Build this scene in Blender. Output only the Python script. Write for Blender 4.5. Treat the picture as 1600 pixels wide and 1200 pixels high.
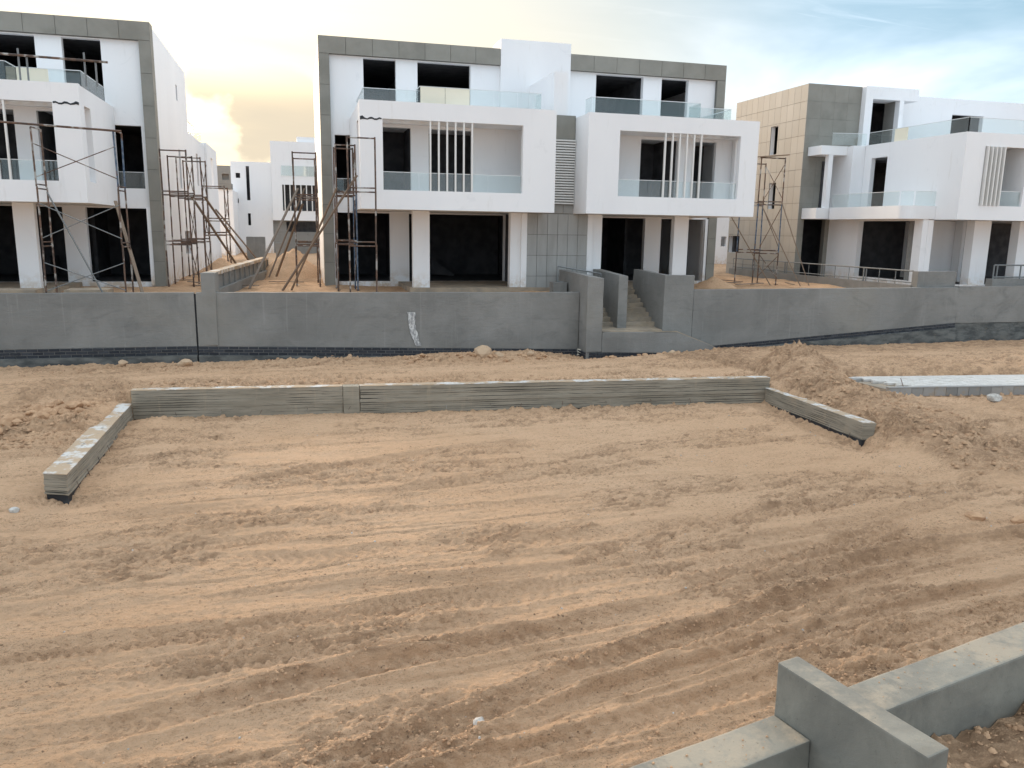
import bpy, bmesh, math, random
import numpy as np
from mathutils import Vector, Matrix
for _o in list(bpy.data.objects): bpy.data.objects.remove(_o)
random.seed(7); rng = np.random.default_rng(7)
SC = bpy.context.scene; COL = SC.collection

# ------------------------------------------------------------------ camera
def rad(a): return math.radians(a)
YAW, PITCH, ROLL = rad(15.1), rad(11.1), rad(0.9)
fw = Vector((math.sin(YAW)*math.cos(PITCH), math.cos(YAW)*math.cos(PITCH), -math.sin(PITCH)))
r0 = Vector((math.cos(YAW), -math.sin(YAW), 0)); u0 = r0.cross(fw)
rt = r0*math.cos(ROLL) + u0*math.sin(ROLL); up = -r0*math.sin(ROLL) + u0*math.cos(ROLL)
cam = bpy.data.cameras.new('camera'); camo = bpy.data.objects.new('camera', cam); COL.objects.link(camo)
cam.sensor_width = 36; cam.lens = 1240/1600*36; cam.clip_start = .05; cam.clip_end = 5000
camo.matrix_world = Matrix(((rt.x, up.x, -fw.x, 0), (rt.y, up.y, -fw.y, 0), (rt.z, up.z, -fw.z, 5.0), (0, 0, 0, 1)))
SC.camera = camo
# ------------------------------------------------------------------ sky and sun
SUN_AZ, SUN_EL = rad(-7), rad(10)        # azimuth measured from +Y towards +X
W = bpy.data.worlds.new('World'); SC.world = W; W.use_nodes = True
nt = W.node_tree; N = nt.nodes; L = nt.links
for n in list(N): N.remove(n)
out = N.new('ShaderNodeOutputWorld'); bg = N.new('ShaderNodeBackground'); bg.inputs['Strength'].default_value = .12
sky = N.new('ShaderNodeTexSky'); sky.sky_type = 'NISHITA'; sky.sun_disc = False
sky.sun_elevation = SUN_EL; sky.sun_rotation = SUN_AZ; sky.air_density = 1.0; sky.dust_density = 1.6; sky.ozone_density = 1.5; sky.altitude = 20
tc = N.new('ShaderNodeTexCoord'); sep = N.new('ShaderNodeSeparateXYZ'); L.new(tc.outputs['Generated'], sep.inputs[0])
def wm(op, a, b=None, c=None, clamp=False):
    m = N.new('ShaderNodeMath'); m.operation = op; m.use_clamp = clamp
    for i, v in enumerate((a, b, c)):
        if v is None: continue
        if isinstance(v, (int, float)): m.inputs[i].default_value = v
        else: L.new(v, m.inputs[i])
    return m.outputs[0]
den = wm('ADD', wm('MAXIMUM', sep.outputs[2], 0.0), .12)
cb = N.new('ShaderNodeCombineXYZ'); L.new(wm('DIVIDE', sep.outputs[0], den), cb.inputs[0]); L.new(wm('DIVIDE', sep.outputs[1], den), cb.inputs[1])
def cloud(scale, det, rough, rot, sx, sy, seed, lo, hi, dist=.6):
    mp = N.new('ShaderNodeMapping'); mp.inputs['Rotation'].default_value = (0, 0, rot); mp.inputs['Scale'].default_value = (sx, sy, 1); mp.inputs['Location'].default_value = (seed, seed*.37, 0)
    L.new(cb.outputs[0], mp.inputs[0])
    nz = N.new('ShaderNodeTexNoise'); nz.inputs['Scale'].default_value = scale; nz.inputs['Detail'].default_value = det; nz.inputs['Roughness'].default_value = rough; nz.inputs['Distortion'].default_value = dist
    L.new(mp.outputs[0], nz.inputs['Vector'])
    mr = N.new('ShaderNodeMapRange'); mr.interpolation_type = 'SMOOTHSTEP'; mr.inputs[1].default_value = lo; mr.inputs[2].default_value = hi
    L.new(nz.outputs['Fac'], mr.inputs[0]); return mr.outputs[0]
# cloud veil added for fill light, its gap kept in view; streaks of cirrus
ss = Vector((math.sin(SUN_AZ)*math.cos(SUN_EL), math.cos(SUN_AZ)*math.cos(SUN_EL), math.sin(SUN_EL)))
dt = N.new('ShaderNodeVectorMath'); dt.operation = 'DOT_PRODUCT'; L.new(tc.outputs['Generated'], dt.inputs[0]); dt.inputs[1].default_value = ss
near = N.new('ShaderNodeMapRange'); near.interpolation_type = 'SMOOTHSTEP'; near.inputs[1].default_value = .72; near.inputs[2].default_value = .985; L.new(dt.outputs['Value'], near.inputs[0])
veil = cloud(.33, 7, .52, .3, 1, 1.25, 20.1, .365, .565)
cirr = cloud(1.5, 9, .62, -.35, .35, 2.2, 8.4, .48, .76, 1.2)
_m = N.new('ShaderNodeMapping'); _m.inputs['Scale'].default_value = (1, 1, 1.5); _m.inputs['Location'].default_value = (.35, 0, .2); L.new(tc.outputs['Generated'], _m.inputs[0])
_n = N.new('ShaderNodeTexNoise'); _n.inputs['Scale'].default_value = 5.5; _n.inputs['Detail'].default_value = 8; _n.inputs['Roughness'].default_value = .52; L.new(_m.outputs[0], _n.inputs['Vector'])
_r = N.new('ShaderNodeMapRange'); _r.interpolation_type = 'SMOOTHSTEP'; _r.inputs[1].default_value = .46; _r.inputs[2].default_value = .53; L.new(_n.outputs['Fac'], _r.inputs[0]); cum = _r.outputs[0]
lowm = N.new('ShaderNodeMapRange'); lowm.interpolation_type = 'SMOOTHSTEP'; lowm.inputs[1].default_value = .19; lowm.inputs[2].default_value = .13; L.new(sep.outputs[2], lowm.inputs[0])
fac = wm('MAXIMUM', wm('MULTIPLY_ADD', veil, .55, .40), wm('MULTIPLY', cirr, .9), clamp=True)
def wmix(f, a, b):
    m = N.new('ShaderNodeMix'); m.data_type = 'RGBA'
    for s, v in ((0, f), (6, a), (7, b)):
        if isinstance(v, tuple): m.inputs[s].default_value = v
        elif isinstance(v, (int, float)): m.inputs[s].default_value = v
        else: L.new(v, m.inputs[s])
    return m.outputs[2]
lowg = N.new('ShaderNodeMapRange'); lowg.interpolation_type = 'SMOOTHSTEP'; lowg.inputs[1].default_value = .30; lowg.inputs[2].default_value = .06; L.new(sep.outputs[2], lowg.inputs[0])
haze = wmix(near.outputs[0], (.72, 1.10, 1.38, 1), wmix(lowg.outputs[0], (1.58, 1.53, 1.36, 1), (1.72, 1.48, .98, 1)))      # thin high haze
ccol = wmix(near.outputs[0], (2.60, 2.85, 3.15, 1), (1.85, 1.74, 1.44, 1))      # lit cloud; far side brightened out of view as fill
c0 = wmix(.955, sky.outputs[0], haze)
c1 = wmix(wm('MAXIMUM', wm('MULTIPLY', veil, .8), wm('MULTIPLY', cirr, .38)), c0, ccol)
c2 = wmix(wm('MULTIPLY', wm('MULTIPLY', cum, near.outputs[0]), wm('MULTIPLY', lowm.outputs[0], .85)), c1, (1.48, 1.28, .98, 1))
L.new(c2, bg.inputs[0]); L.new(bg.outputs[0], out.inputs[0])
sd = bpy.data.lights.new('sun', 'SUN'); sd.energy = 2.7; sd.angle = rad(20); sd.color = (1, .76, .52)
sun = bpy.data.objects.new('sun', sd); COL.objects.link(sun); sun.rotation_euler = (-ss).to_track_quat('-Z', 'Y').to_euler(); sun.location = (-20, 60, 40)
SC.view_settings.view_transform = 'Standard'; SC.view_settings.look = 'None'; SC.view_settings.gamma = 1; SC.view_settings.exposure = 2.2
SC.render.engine = 'CYCLES'

# ------------------------------------------------------------------ materials
MATS = {}
class NT:
    def __init__(s, name):
        s.m = bpy.data.materials.new(name); s.m.use_nodes = True; s.t = s.m.node_tree; s.n = s.t.nodes; s.l = s.t.links
        s.b = s.n['Principled BSDF']; s.out = s.n['Material Output']; s.pos = s.n.new('ShaderNodeNewGeometry').outputs['Position']; MATS[name] = s.m
    def map(s, scale=(1, 1, 1), rot=(0, 0, 0)):
        q = s.n.new('ShaderNodeMapping'); q.inputs['Scale'].default_value = scale; q.inputs['Rotation'].default_value = rot; s.l.new(s.pos, q.inputs[0]); return q.outputs[0]
    def noise(s, scale, det=4, rough=.55, vec=None, dist=0):
        q = s.n.new('ShaderNodeTexNoise'); q.inputs['Scale'].default_value = scale; q.inputs['Detail'].default_value = det; q.inputs['Roughness'].default_value = rough; q.inputs['Distortion'].default_value = dist
        s.l.new(vec if vec is not None else s.pos, q.inputs['Vector']); return q.outputs['Fac']
    def rng(s, v, a, b, c=0., d=1., sm=True):
        q = s.n.new('ShaderNodeMapRange'); q.interpolation_type = 'SMOOTHSTEP' if sm else 'LINEAR'
        for i, x in enumerate((a, b, c, d)): q.inputs[i+1].default_value = x
        s.l.new(v, q.inputs[0]); return q.outputs[0]
    def math(s, op, a, b):
        q = s.n.new('ShaderNodeMath'); q.operation = op
        for i, v in enumerate((a, b)):
            if isinstance(v, (int, float)): q.inputs[i].default_value = v
            else: s.l.new(v, q.inputs[i])
        return q.outputs[0]
    def mix(s, f, a, b):
        q = s.n.new('ShaderNodeMix'); q.data_type = 'RGBA'
        for i, v in ((0, f), (6, a), (7, b)):
            if isinstance(v, tuple): q.inputs[i].default_value = (*v[:3], 1)
            elif isinstance(v, (int, float)): q.inputs[i].default_value = v
            else: s.l.new(v, q.inputs[i])
        return q.outputs[2]
    def attr(s, name):
        q = s.n.new('ShaderNodeAttribute'); q.attribute_name = name; return q.outputs['Fac']
    def rand(s): return s.n.new('ShaderNodeObjectInfo').outputs['Random']
    def bump(s, h, strength=.3, dist=.02):
        q = s.n.new('ShaderNodeBump'); q.inputs['Strength'].default_value = strength; q.inputs['Distance'].default_value = dist; s.l.new(h, q.inputs['Height']); s.l.new(q.outputs[0], s.b.inputs['Normal'])
    def fin(s, col, rough=.85, metal=0, spec=.3):
        if isinstance(col, tuple): s.b.inputs['Base Color'].default_value = (*col[:3], 1)
        else: s.l.new(col, s.b.inputs['Base Color'])
        if isinstance(rough, (int, float)): s.b.inputs['Roughness'].default_value = rough
        else: s.l.new(rough, s.b.inputs['Roughness'])
        s.b.inputs['Metallic'].default_value = metal; s.b.inputs['Specular IOR Level'].default_value = spec
        return s.m
def mats():
    m = NT('white_plaster'); a = m.noise(.35, 5, .6, m.map((1, 1, .35))); b = m.noise(3, 6, .6, m.map((1.5, 1.5, .25)))
    c = m.mix(m.rng(a, .35, .7), (.84, .84, .84), (.80, .80, .805)); c = m.mix(m.rng(b, .58, .80, 0, .40), c, (.64, .62, .58)); sz = m.n.new('ShaderNodeSeparateXYZ'); m.l.new(m.pos, sz.inputs[0]); sp = m.math('MULTIPLY', m.rng(sz.outputs[2], 2.3, 3.3, 1, 0), m.rng(m.noise(2.4, 6, .7), .40, .62, 0, .8)); c = m.mix(sp, c, (.56, .43, .30)); c = m.mix(m.rng(m.noise(.8, 7, .7, m.map((1, 1, .6)), 1.5), .60, .66, 0, .14), c, (.55, .56, .57)); m.bump(m.noise(26, 5, .65), .12, .012); m.fin(c, .8)
    m = NT('cement_render'); a = m.noise(.45, 6, .62, None, .5); b = m.noise(1.3, 7, .65, m.map((.6, .6, 1.4)), .8); st = m.noise(2.2, 5, .6, m.map((3.2, 3.2, .12))); tr = m.noise(3.2, 6, .65, m.map((.5, .5, 4)), .6)
    c = m.mix(m.rng(a, .3, .7), (.195, .192, .18), (.265, .26, .244)); c = m.mix(m.rng(b, .52, .74, 0, .45), c, (.13, .13, .125))
    c = m.mix(m.rng(st, .58, .74, 0, .38), c, (.33, .33, .31)); c = m.mix(m.rng(tr, .56, .72, 0, .22), c, (.15, .15, .145)); c = m.mix(m.rng(m.noise(11, 4, .6), .70, .75, 0, .7), c, (.07, .07, .07)); c = m.mix(m.rng(m.noise(.23, 3, .5), .55, .75, 0, .4), c, (.27, .25, .21))
    m.bump(m.math('ADD', m.math('ADD', tr, m.noise(7, 8, .7)), m.math('MULTIPLY', m.noise(70, 3), .3)), .5, .025); m.fin(c, .9)
    m = NT('wet_cement'); a = m.noise(1.4, 7, .65, None, .6); b = m.noise(6, 7, .72); c = m.mix(m.rng(a, .32, .68), (.165, .16, .138), (.265, .255, .215)); c = m.mix(m.rng(b, .55, .72, 0, .55), c, (.14, .135, .11))
    gn = m.n.new('ShaderNodeSeparateXYZ'); gg = m.n.new('ShaderNodeNewGeometry'); m.l.new(gg.outputs['Normal'], gn.inputs[0]); du = m.math('MULTIPLY', m.rng(gn.outputs[2], .6, .95), m.rng(m.noise(1.7, 7, .72), .46, .62, .12, .75)); c = m.mix(du, c, (.40, .335, .25))
    c = m.mix(m.rng(m.noise(38, 4, .6), .66, .72, 0, .6), c, (.10, .09, .07)); m.bump(m.math('ADD', m.noise(14, 8, .72), m.math('MULTIPLY', m.noise(150, 3), .3)), .45, .012); m.fin(c, .88)
    m = NT('grey_panel'); a = m.noise(1.1, 6, .6); c = m.mix(m.rng(a, .3, .7), (.215, .207, .18), (.27, .26, .228)); r = m.rand(); c = m.mix(m.math('MULTIPLY', r, .35), c, (.30, .29, .255)); m.bump(m.noise(40, 4), .1, .01); m.fin(c, .85)
    m = NT('light_grey_panel'); a = m.noise(1.6, 6, .6, m.map((2, 2, .5))); c = m.mix(m.rng(a, .3, .7), (.29, .287, .27), (.35, .347, .33)); r = m.rand(); c = m.mix(m.math('MULTIPLY', r, .4), c, (.40, .41, .40)); m.bump(m.noise(40, 4), .1, .01); m.fin(c, .8)
    m = NT('tan_panel'); a = m.noise(1.2, 5, .6); r = m.rand(); c = m.mix(r, (.37, .34, .295), (.42, .385, .335)); c = m.mix(m.rng(a, .4, .75, 0, .35), c, (.38, .33, .26)); m.fin(c, .8)
    m = NT('dark_joint'); m.fin((.05, .048, .042), .95)
    m = NT('joint'); m.fin((.15, .145, .13), .9)
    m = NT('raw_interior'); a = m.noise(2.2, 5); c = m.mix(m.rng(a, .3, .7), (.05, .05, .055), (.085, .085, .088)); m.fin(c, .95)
    m = NT('screed'); a = m.noise(1.6, 6, .6); c = m.mix(m.rng(a, .3, .7), (.27, .235, .19), (.43, .34, .245)); m.fin(c, .95)
    m = NT('black_coating'); a = m.noise(3, 5); c = m.mix(m.rng(a, .45, .75), (.016, .018, .022), (.05, .055, .06)); m.fin(c, m.rng(a, .3, .7, .45, .8), 0, .4)
    m = NT('black_block'); a = m.noise(9, 5); r = m.rand(); c = m.mix(r, (.016, .02, .028), (.045, .05, .06)); c = m.mix(m.rng(a, .55, .8, 0, .5), c, (.10, .105, .11)); m.bump(m.noise(30, 4), .4, .01); m.fin(c, .6, 0, .4)
    m = NT('mortar'); a = m.noise(2, 5); c = m.mix(a, (.17, .17, .165), (.26, .25, .235)); m.fin(c, .95)
    m = NT('footing'); a = m.noise(1.2, 6, .65, m.map((1, 1, 3))); c = m.mix(m.rng(a, .35, .65), (.07, .075, .075), (.17, .175, .165)); c = m.mix(m.rng(m.noise(5, 6, .7), .6, .75, 0, .7), c, (.26, .20, .14)); m.bump(m.noise(12, 6), .4, .03); m.fin(c, .95)
    m = NT('board_concrete'); a = m.noise(1.2, 6, .6, m.map((.5, .5, 3))); b = m.noise(9, 6, .65, m.map((.25, .25, 3.2))); c = m.mix(m.rng(a, .3, .7), (.25, .22, .17), (.35, .31, .245)); c = m.mix(m.rng(b, .52, .70, 0, .7), c, (.14, .125, .10)); c = m.mix(m.rng(m.noise(2.0, 4, .5, m.map((.35, .35, 22))), .60, .66, 0, .7), c, (.09, .082, .068)); c = m.mix(m.rng(m.noise(1.7, 5, .6, m.map((2.5, 2.5, .3))), .58, .70, 0, .45), c, (.40, .33, .24))
    sp = m.n.new('ShaderNodeNewGeometry'); sx = m.n.new('ShaderNodeSeparateXYZ'); m.l.new(sp.outputs['True Normal'], sx.inputs[0])
    c = m.mix(m.rng(m.noise(1.1, 4), .58, .75, 0, .5), c, (.36, .29, .21)); m.bump(m.math('ADD', b, m.math('MULTIPLY', m.noise(45, 4), .35)), .5, .015); m.fin(c, .9)
    m = NT('wall_top'); a = m.noise(2.2, 7, .7); c = m.mix(m.rng(a, .42, .52), (.58, .56, .52), (.44, .33, .225)); c = m.mix(m.rng(m.noise(6, 5), .6, .7), c, (.25, .24, .22)); m.bump(m.noise(25, 6), .5, .02); m.fin(c, .95)
    m = NT('paver'); a = m.noise(4, 5); r = m.rand(); c = m.mix(r, (.55, .52, .475), (.66, .63, .58)); c = m.mix(m.rng(a, .5, .75, 0, .5), c, (.45, .39, .30)); m.bump(m.noise(80, 3), .2, .005); m.fin(c, .9)
    m = NT('kerb_block'); a = m.noise(5, 6); r = m.rand(); c = m.mix(r, (.24, .24, .23), (.38, .37, .35)); c = m.mix(m.rng(a, .5, .7, 0, .6), c, (.36, .29, .21)); m.bump(m.noise(40, 4), .4, .01); m.fin(c, .95)
    m = NT('rust_steel'); a = m.noise(4, 5, .65); c = m.mix(m.rng(a, .38, .6), (.085, .065, .055), (.17, .105, .075)); c = m.mix(m.rng(m.noise(2.3, 4), .54, .64), c, (.40, .38, .35)); m.fin(c, .75, .2)
    m = NT('blue_steel'); a = m.noise(5, 5, .65); c = m.mix(m.rng(a, .42, .6), (.07, .11, .17), (.16, .20, .25)); c = m.mix(m.rng(m.noise(3, 4), .58, .66), c, (.14, .08, .055)); m.fin(c, .7, .2)
    m = NT('grey_steel'); a = m.noise(5, 4); c = m.mix(a, (.16, .17, .17), (.24, .25, .25)); m.fin(c, .6, .2)
    m = NT('timber'); a = m.noise(3, 6, .6, m.map((8, 8, 1))); r = m.rand(); c = m.mix(a, (.17, .115, .075), (.30, .215, .145)); c = m.mix(m.math('MULTIPLY', r, .6), c, (.22, .19, .165)); m.bump(a, .3, .01); m.fin(c, .9)
    m = NT('rail_white'); m.fin((.72, .74, .74), .4)
    m = NT('fin_white'); m.fin((.74, .73, .70), .6)
    m = NT('film'); m.fin((.90, .87, .76), .6); tr = m.n.new('ShaderNodeBsdfTranslucent'); tr.inputs[0].default_value = (.9, .85, .7, 1); mx = m.n.new('ShaderNodeMixShader'); mx.inputs[0].default_value = .35
    m.l.new(m.b.outputs[0], mx.inputs[1]); m.l.new(tr.outputs[0], mx.inputs[2]); m.l.new(mx.outputs[0], m.out.inputs[0])
    m = NT('glass'); tp = m.n.new('ShaderNodeBsdfTransparent'); tp.inputs[0].default_value = (.93, .96, .955, 1); gl = m.n.new('ShaderNodeBsdfGlossy'); gl.inputs['Roughness'].default_value = .03
    lw = m.n.new('ShaderNodeLayerWeight'); fr = m.math('ADD', m.math('MULTIPLY', m.math('POWER', lw.outputs['Facing'], 4.), .6), .05)
    df = m.n.new('ShaderNodeBsdfDiffuse'); df.inputs[0].default_value = (.66, .73, .72, 1); m1 = m.n.new('ShaderNodeMixShader'); m1.inputs[0].default_value = .05; m.l.new(tp.outputs[0], m1.inputs[1]); m.l.new(df.outputs[0], m1.inputs[2])
    m2 = m.n.new('ShaderNodeMixShader'); m.l.new(fr, m2.inputs[0]); m.l.new(m1.outputs[0], m2.inputs[1]); m.l.new(gl.outputs[0], m2.inputs[2]); m.l.new(m2.outputs[0], m.out.inputs[0])
    m = NT('glass_edge'); m.fin((.10, .26, .24), .2)
    m = NT('brown_door'); m.fin((.06, .035, .03), .6)
    m = NT('white_paint'); a = m.noise(14, 5, .7, m.map((1, 1, .5))); c = m.mix(m.rng(a, .42, .55), (.62, .62, .60), (.30, .30, .30)); m.fin(c, .9)
    # sand: albedo varies with dry dust, turned soil with painted rut shade (attribute) and grit
    m = NT('sand'); ch = m.attr('churn_shade'); a = m.noise(.22, 5, .6); b = m.noise(2.3, 7, .68, m.map((.6, 1.6, 1))); g = m.noise(20, 6, .72, m.map((.6, 1.3, 1))); k = m.noise(7, 7, .72, m.map((.55, 1.5, 1)))
    c = m.mix(m.rng(a, .35, .65), (.69, .442, .268), (.73, .482, .302)); c = m.mix(m.rng(b, .47, .66, 0, .5), c, (.57, .36, .215)); pt = m.rng(m.noise(.9, 4, .6, m.map((.5, 1.5, 1))), .36, .60, .35, 1); c = m.mix(m.math('MULTIPLY', m.rng(g, .54, .60, 0, .72), pt), c, (.37, .222, .128)); c = m.mix(m.math('MULTIPLY', m.rng(m.noise(52, 4, .7), .57, .62, 0, .7), pt), c, (.32, .19, .11)); c = m.mix(m.rng(m.noise(33, 5, .7), .57, .63, 0, .5), c, (.76, .55, .38))
    cf = m.math('MULTIPLY', ch, m.rng(k, .36, .58, .25, 1)); c = m.mix(cf, c, (.36, .225, .135)); c = m.mix(m.rng(m.noise(95, 2, .5), .70, .74, 0, .5), c, (.60, .52, .42))
    m.bump(m.math('ADD', g, m.math('ADD', m.noise(48, 6, .75), m.math('MULTIPLY', m.noise(170, 3, .6), .4))), 1.0, .034); m.fin(c, .97, 0, .1)
    m = NT('clod'); r = m.rand(); a = m.noise(6, 5); c = m.mix(m.rng(a, .35, .65), (.40, .245, .145), (.53, .34, .205)); m.bump(m.noise(30, 5), .5, .01); m.fin(c, .97, 0, .1)
    m = NT('dark_crumb'); a = m.noise(8, 4); c = m.mix(a, (.17, .11, .07), (.28, .185, .115)); m.fin(c, .97, 0, .1)
    m = NT('stone'); a = m.noise(6, 5); c = m.mix(a, (.44, .30, .19), (.58, .42, .28)); m.bump(m.noise(30, 5), .5, .01); m.fin(c, .9)
    m = NT('pale_stone'); a = m.noise(9, 6, .7); c = m.mix(m.rng(a, .35, .65), (.36, .33, .29), (.58, .55, .50)); m.bump(m.noise(40, 5), .4, .01); m.fin(c, .9)
    m = NT('dark_stone'); a = m.noise(9, 5); c = m.mix(a, (.06, .06, .06), (.16, .155, .15)); m.fin(c, .9)
    m = NT('far_beige'); m.fin((.34, .31, .27), .9)
    m = NT('scrub'); m.fin((.05, .075, .035), .9)
mats()

# ------------------------------------------------------------------ builders
def tag(o, label=None, cat=None, group=None, kind=None):
    for k, v in (('label', label), ('category', cat), ('group', group), ('kind', kind)):
        if v: o[k] = v
    return o
def empty(name, loc, label=None, cat=None, group=None):
    o = bpy.data.objects.new(name, None); COL.objects.link(o); o.location = loc; o.empty_display_size = .3
    return tag(o, label, cat, group)
def origin(o):
    v = Vector((0, 0, 0))
    while o is not None:
        v += o.location if o.type == 'EMPTY' else Vector((0, 0, 0)); o = o.parent
    return v
def adopt(o, parent):
    if parent is None: return o
    o.parent = parent
    if parent.type == 'EMPTY': o.matrix_parent_inverse = Matrix.Translation(-parent.location)
    else: o.matrix_parent_inverse = (PW[parent.name]).inverted()
    return o
PW = {}
def mesh_obj(name, me, mat, parent=None):
    if mat and not me.materials: me.materials.append(MATS[mat])
    o = bpy.data.objects.new(name, me); COL.objects.link(o); PW[o.name] = Matrix.Identity(4); return adopt(o, parent)
class MB:
    def __init__(s): s.v = []; s.f = []
    def quad(s, *p): i = len(s.v); s.v += [tuple(q) for q in p]; s.f.append(tuple(range(i, i+len(p)))); return s
    def box(s, x0, x1, y0, y1, z0, z1):
        if x0 > x1: x0, x1 = x1, x0
        if y0 > y1: y0, y1 = y1, y0
        i = len(s.v); s.v += [(x0,y0,z0),(x1,y0,z0),(x1,y1,z0),(x0,y1,z0),(x0,y0,z1),(x1,y0,z1),(x1,y1,z1),(x0,y1,z1)]
        s.f += [(i,i+3,i+2,i+1),(i+4,i+5,i+6,i+7),(i,i+1,i+5,i+4),(i+1,i+2,i+6,i+5),(i+2,i+3,i+7,i+6),(i+3,i,i+4,i+7)]; return s
    def prism(s, poly, z0, z1):      # poly counter-clockwise in xy; z may be per-vertex lists
        n = len(poly); i = len(s.v); zs0 = z0 if isinstance(z0, (list, tuple)) else [z0]*n; zs1 = z1 if isinstance(z1, (list, tuple)) else [z1]*n
        s.v += [(p[0], p[1], z) for p, z in zip(poly, zs0)] + [(p[0], p[1], z) for p, z in zip(poly, zs1)]
        s.f += [tuple(i+n-1-k for k in range(n)), tuple(i+n+k for k in range(n))] + [(i+k, i+(k+1)%n, i+n+(k+1)%n, i+n+k) for k in range(n)]; return s
    def wall(s, axis, pos, th, a0, a1, z0, z1, holes=()):
        # wall with openings: axis 'y' = lies in the plane y=pos and runs along x; 'x' the other way; th goes towards +axis
        hs = []
        for h in holes:
            b0, b1 = sorted(h[:2]); hs.append((max(b0, a0), min(b1, a1), max(h[2], z0), min(h[3], z1)))
        A = sorted({a0, a1, *[q for h in hs for q in h[:2]]}); Z = sorted({z0, z1, *[q for h in hs for q in h[2:]]})
        na, nz = len(A)-1, len(Z)-1
        sol = [[not any(h[0]-1e-6 <= A[i] and A[i+1] <= h[1]+1e-6 and h[2]-1e-6 <= Z[j] and Z[j+1] <= h[3]+1e-6 for h in hs) for j in range(nz)] for i in range(na)]
        P = (lambda a, d, z: (a, pos+d, z)) if axis == 'y' else (lambda a, d, z: (pos+d, a, z))
        fl = axis != 'y'
        def q(*p):
            s.quad(*(p[::-1] if fl else p))
        S = lambda i, j: 0 <= i < na and 0 <= j < nz and sol[i][j]
        for i in range(na):
            for j in range(nz):
                if not sol[i][j]: continue
                a, b, c, d = A[i], A[i+1], Z[j], Z[j+1]
                q(P(a,0,c), P(b,0,c), P(b,0,d), P(a,0,d)); q(P(b,th,c), P(a,th,c), P(a,th,d), P(b,th,d))
                if not S(i-1, j): q(P(a,th,c), P(a,0,c), P(a,0,d), P(a,th,d))
                if not S(i+1, j): q(P(b,0,c), P(b,th,c), P(b,th,d), P(b,0,d))
                if not S(i, j-1): q(P(a,th,c), P(b,th,c), P(b,0,c), P(a,0,c))
                if not S(i, j+1): q(P(a,0,d), P(b,0,d), P(b,th,d), P(a,th,d))
        return s
    def build(s, name, mat, parent=None, weld=False, smooth=False):
        me = bpy.data.meshes.new(name); me.from_pydata(s.v, [], s.f)
        if weld:
            bm = bmesh.new(); bm.from_mesh(me); bmesh.ops.remove_doubles(bm, verts=bm.verts, dist=1e-4); bmesh.ops.recalc_face_normals(bm, faces=bm.faces); bm.to_mesh(me); bm.free()
        if smooth: me.polygons.foreach_set('use_smooth', [True]*len(me.polygons))
        me.update(); return mesh_obj(name, me, mat, parent)
CUBE = {}
def cube_mesh(mat, bev=0):
    k = (mat, bev)
    if k not in CUBE:
        bm = bmesh.new(); bmesh.ops.create_cube(bm, size=1)
        me = bpy.data.meshes.new('block_'+mat); bm.to_mesh(me); bm.free(); me.materials.append(MATS[mat]); CUBE[k] = me
    return CUBE[k]
def place(name, me, M, parent):
    o = bpy.data.objects.new(name, me); COL.objects.link(o); adopt(o, parent); PW[o.name] = M.copy()
    o.matrix_basis = M if (parent is None or parent.type == 'EMPTY') else M
    return o
def piece(name, parent, mat, c, size, rot=0, tilt=None):
    M = Matrix.Translation(c) @ Matrix.Rotation(rot, 4, 'Z')
    if tilt: M = M @ Matrix.Rotation(tilt, 4, 'Y')
    return place(name, cube_mesh(mat), M @ Matrix.Diagonal((*size, 1)), parent)
def slab(name, parent, mat, x0, x1, y0, y1, z0, z1): return piece(name, parent, mat, ((x0+x1)/2, (y0+y1)/2, (z0+z1)/2), (abs(x1-x0), abs(y1-y0), abs(z1-z0)))
CYL = {}
def tube(name, parent, mat, p, q, r=.024, flat=None):
    k = mat
    if k not in CYL:
        bm = bmesh.new(); bmesh.ops.create_cone(bm, cap_ends=True, segments=8, radius1=1, radius2=1, depth=1)
        me = bpy.data.meshes.new('tube_'+mat); bm.to_mesh(me); bm.free(); me.materials.append(MATS[mat]); me.polygons.foreach_set('use_smooth', [len(f.vertices) == 4 for f in me.polygons]); CYL[k] = me
    p, q = Vector(p), Vector(q); d = q-p
    M = Matrix.Translation((p+q)/2) @ d.to_track_quat('Z', 'Y').to_matrix().to_4x4()
    if flat: return place(name, cube_mesh(mat), M @ Matrix.Diagonal((flat[0], flat[1], d.length, 1)), parent)
    return place(name, CYL[k], M @ Matrix.Diagonal((r, r, d.length, 1)), parent)
_lat = rng.random((256, 256)).astype(np.float32)
def vnoise(x, y):
    xi = np.floor(x).astype(np.int64); yi = np.floor(y).astype(np.int64); fx = (x-xi).astype(np.float32); fy = (y-yi).astype(np.float32)
    fx = fx*fx*fx*(fx*(fx*6-15)+10); fy = fy*fy*fy*(fy*(fy*6-15)+10)
    a = _lat[xi & 255, yi & 255]; b = _lat[(xi+1) & 255, yi & 255]; c = _lat[xi & 255, (yi+1) & 255]; d = _lat[(xi+1) & 255, (yi+1) & 255]
    return (a*(1-fx)+b*fx)*(1-fy)+(c*(1-fx)+d*fx)*fy - .5
def fbm(x, y, o=4, g=.5):
    s = 0; a = 1
    for i in range(o): s = s+a*vnoise(x*2**i+17.3*i, y*2**i+5.1*i); a *= g
    return s
def sstep(a, b, x): t = np.clip((x-a)/(b-a), 0, 1); return t*t*(3-2*t)
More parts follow.
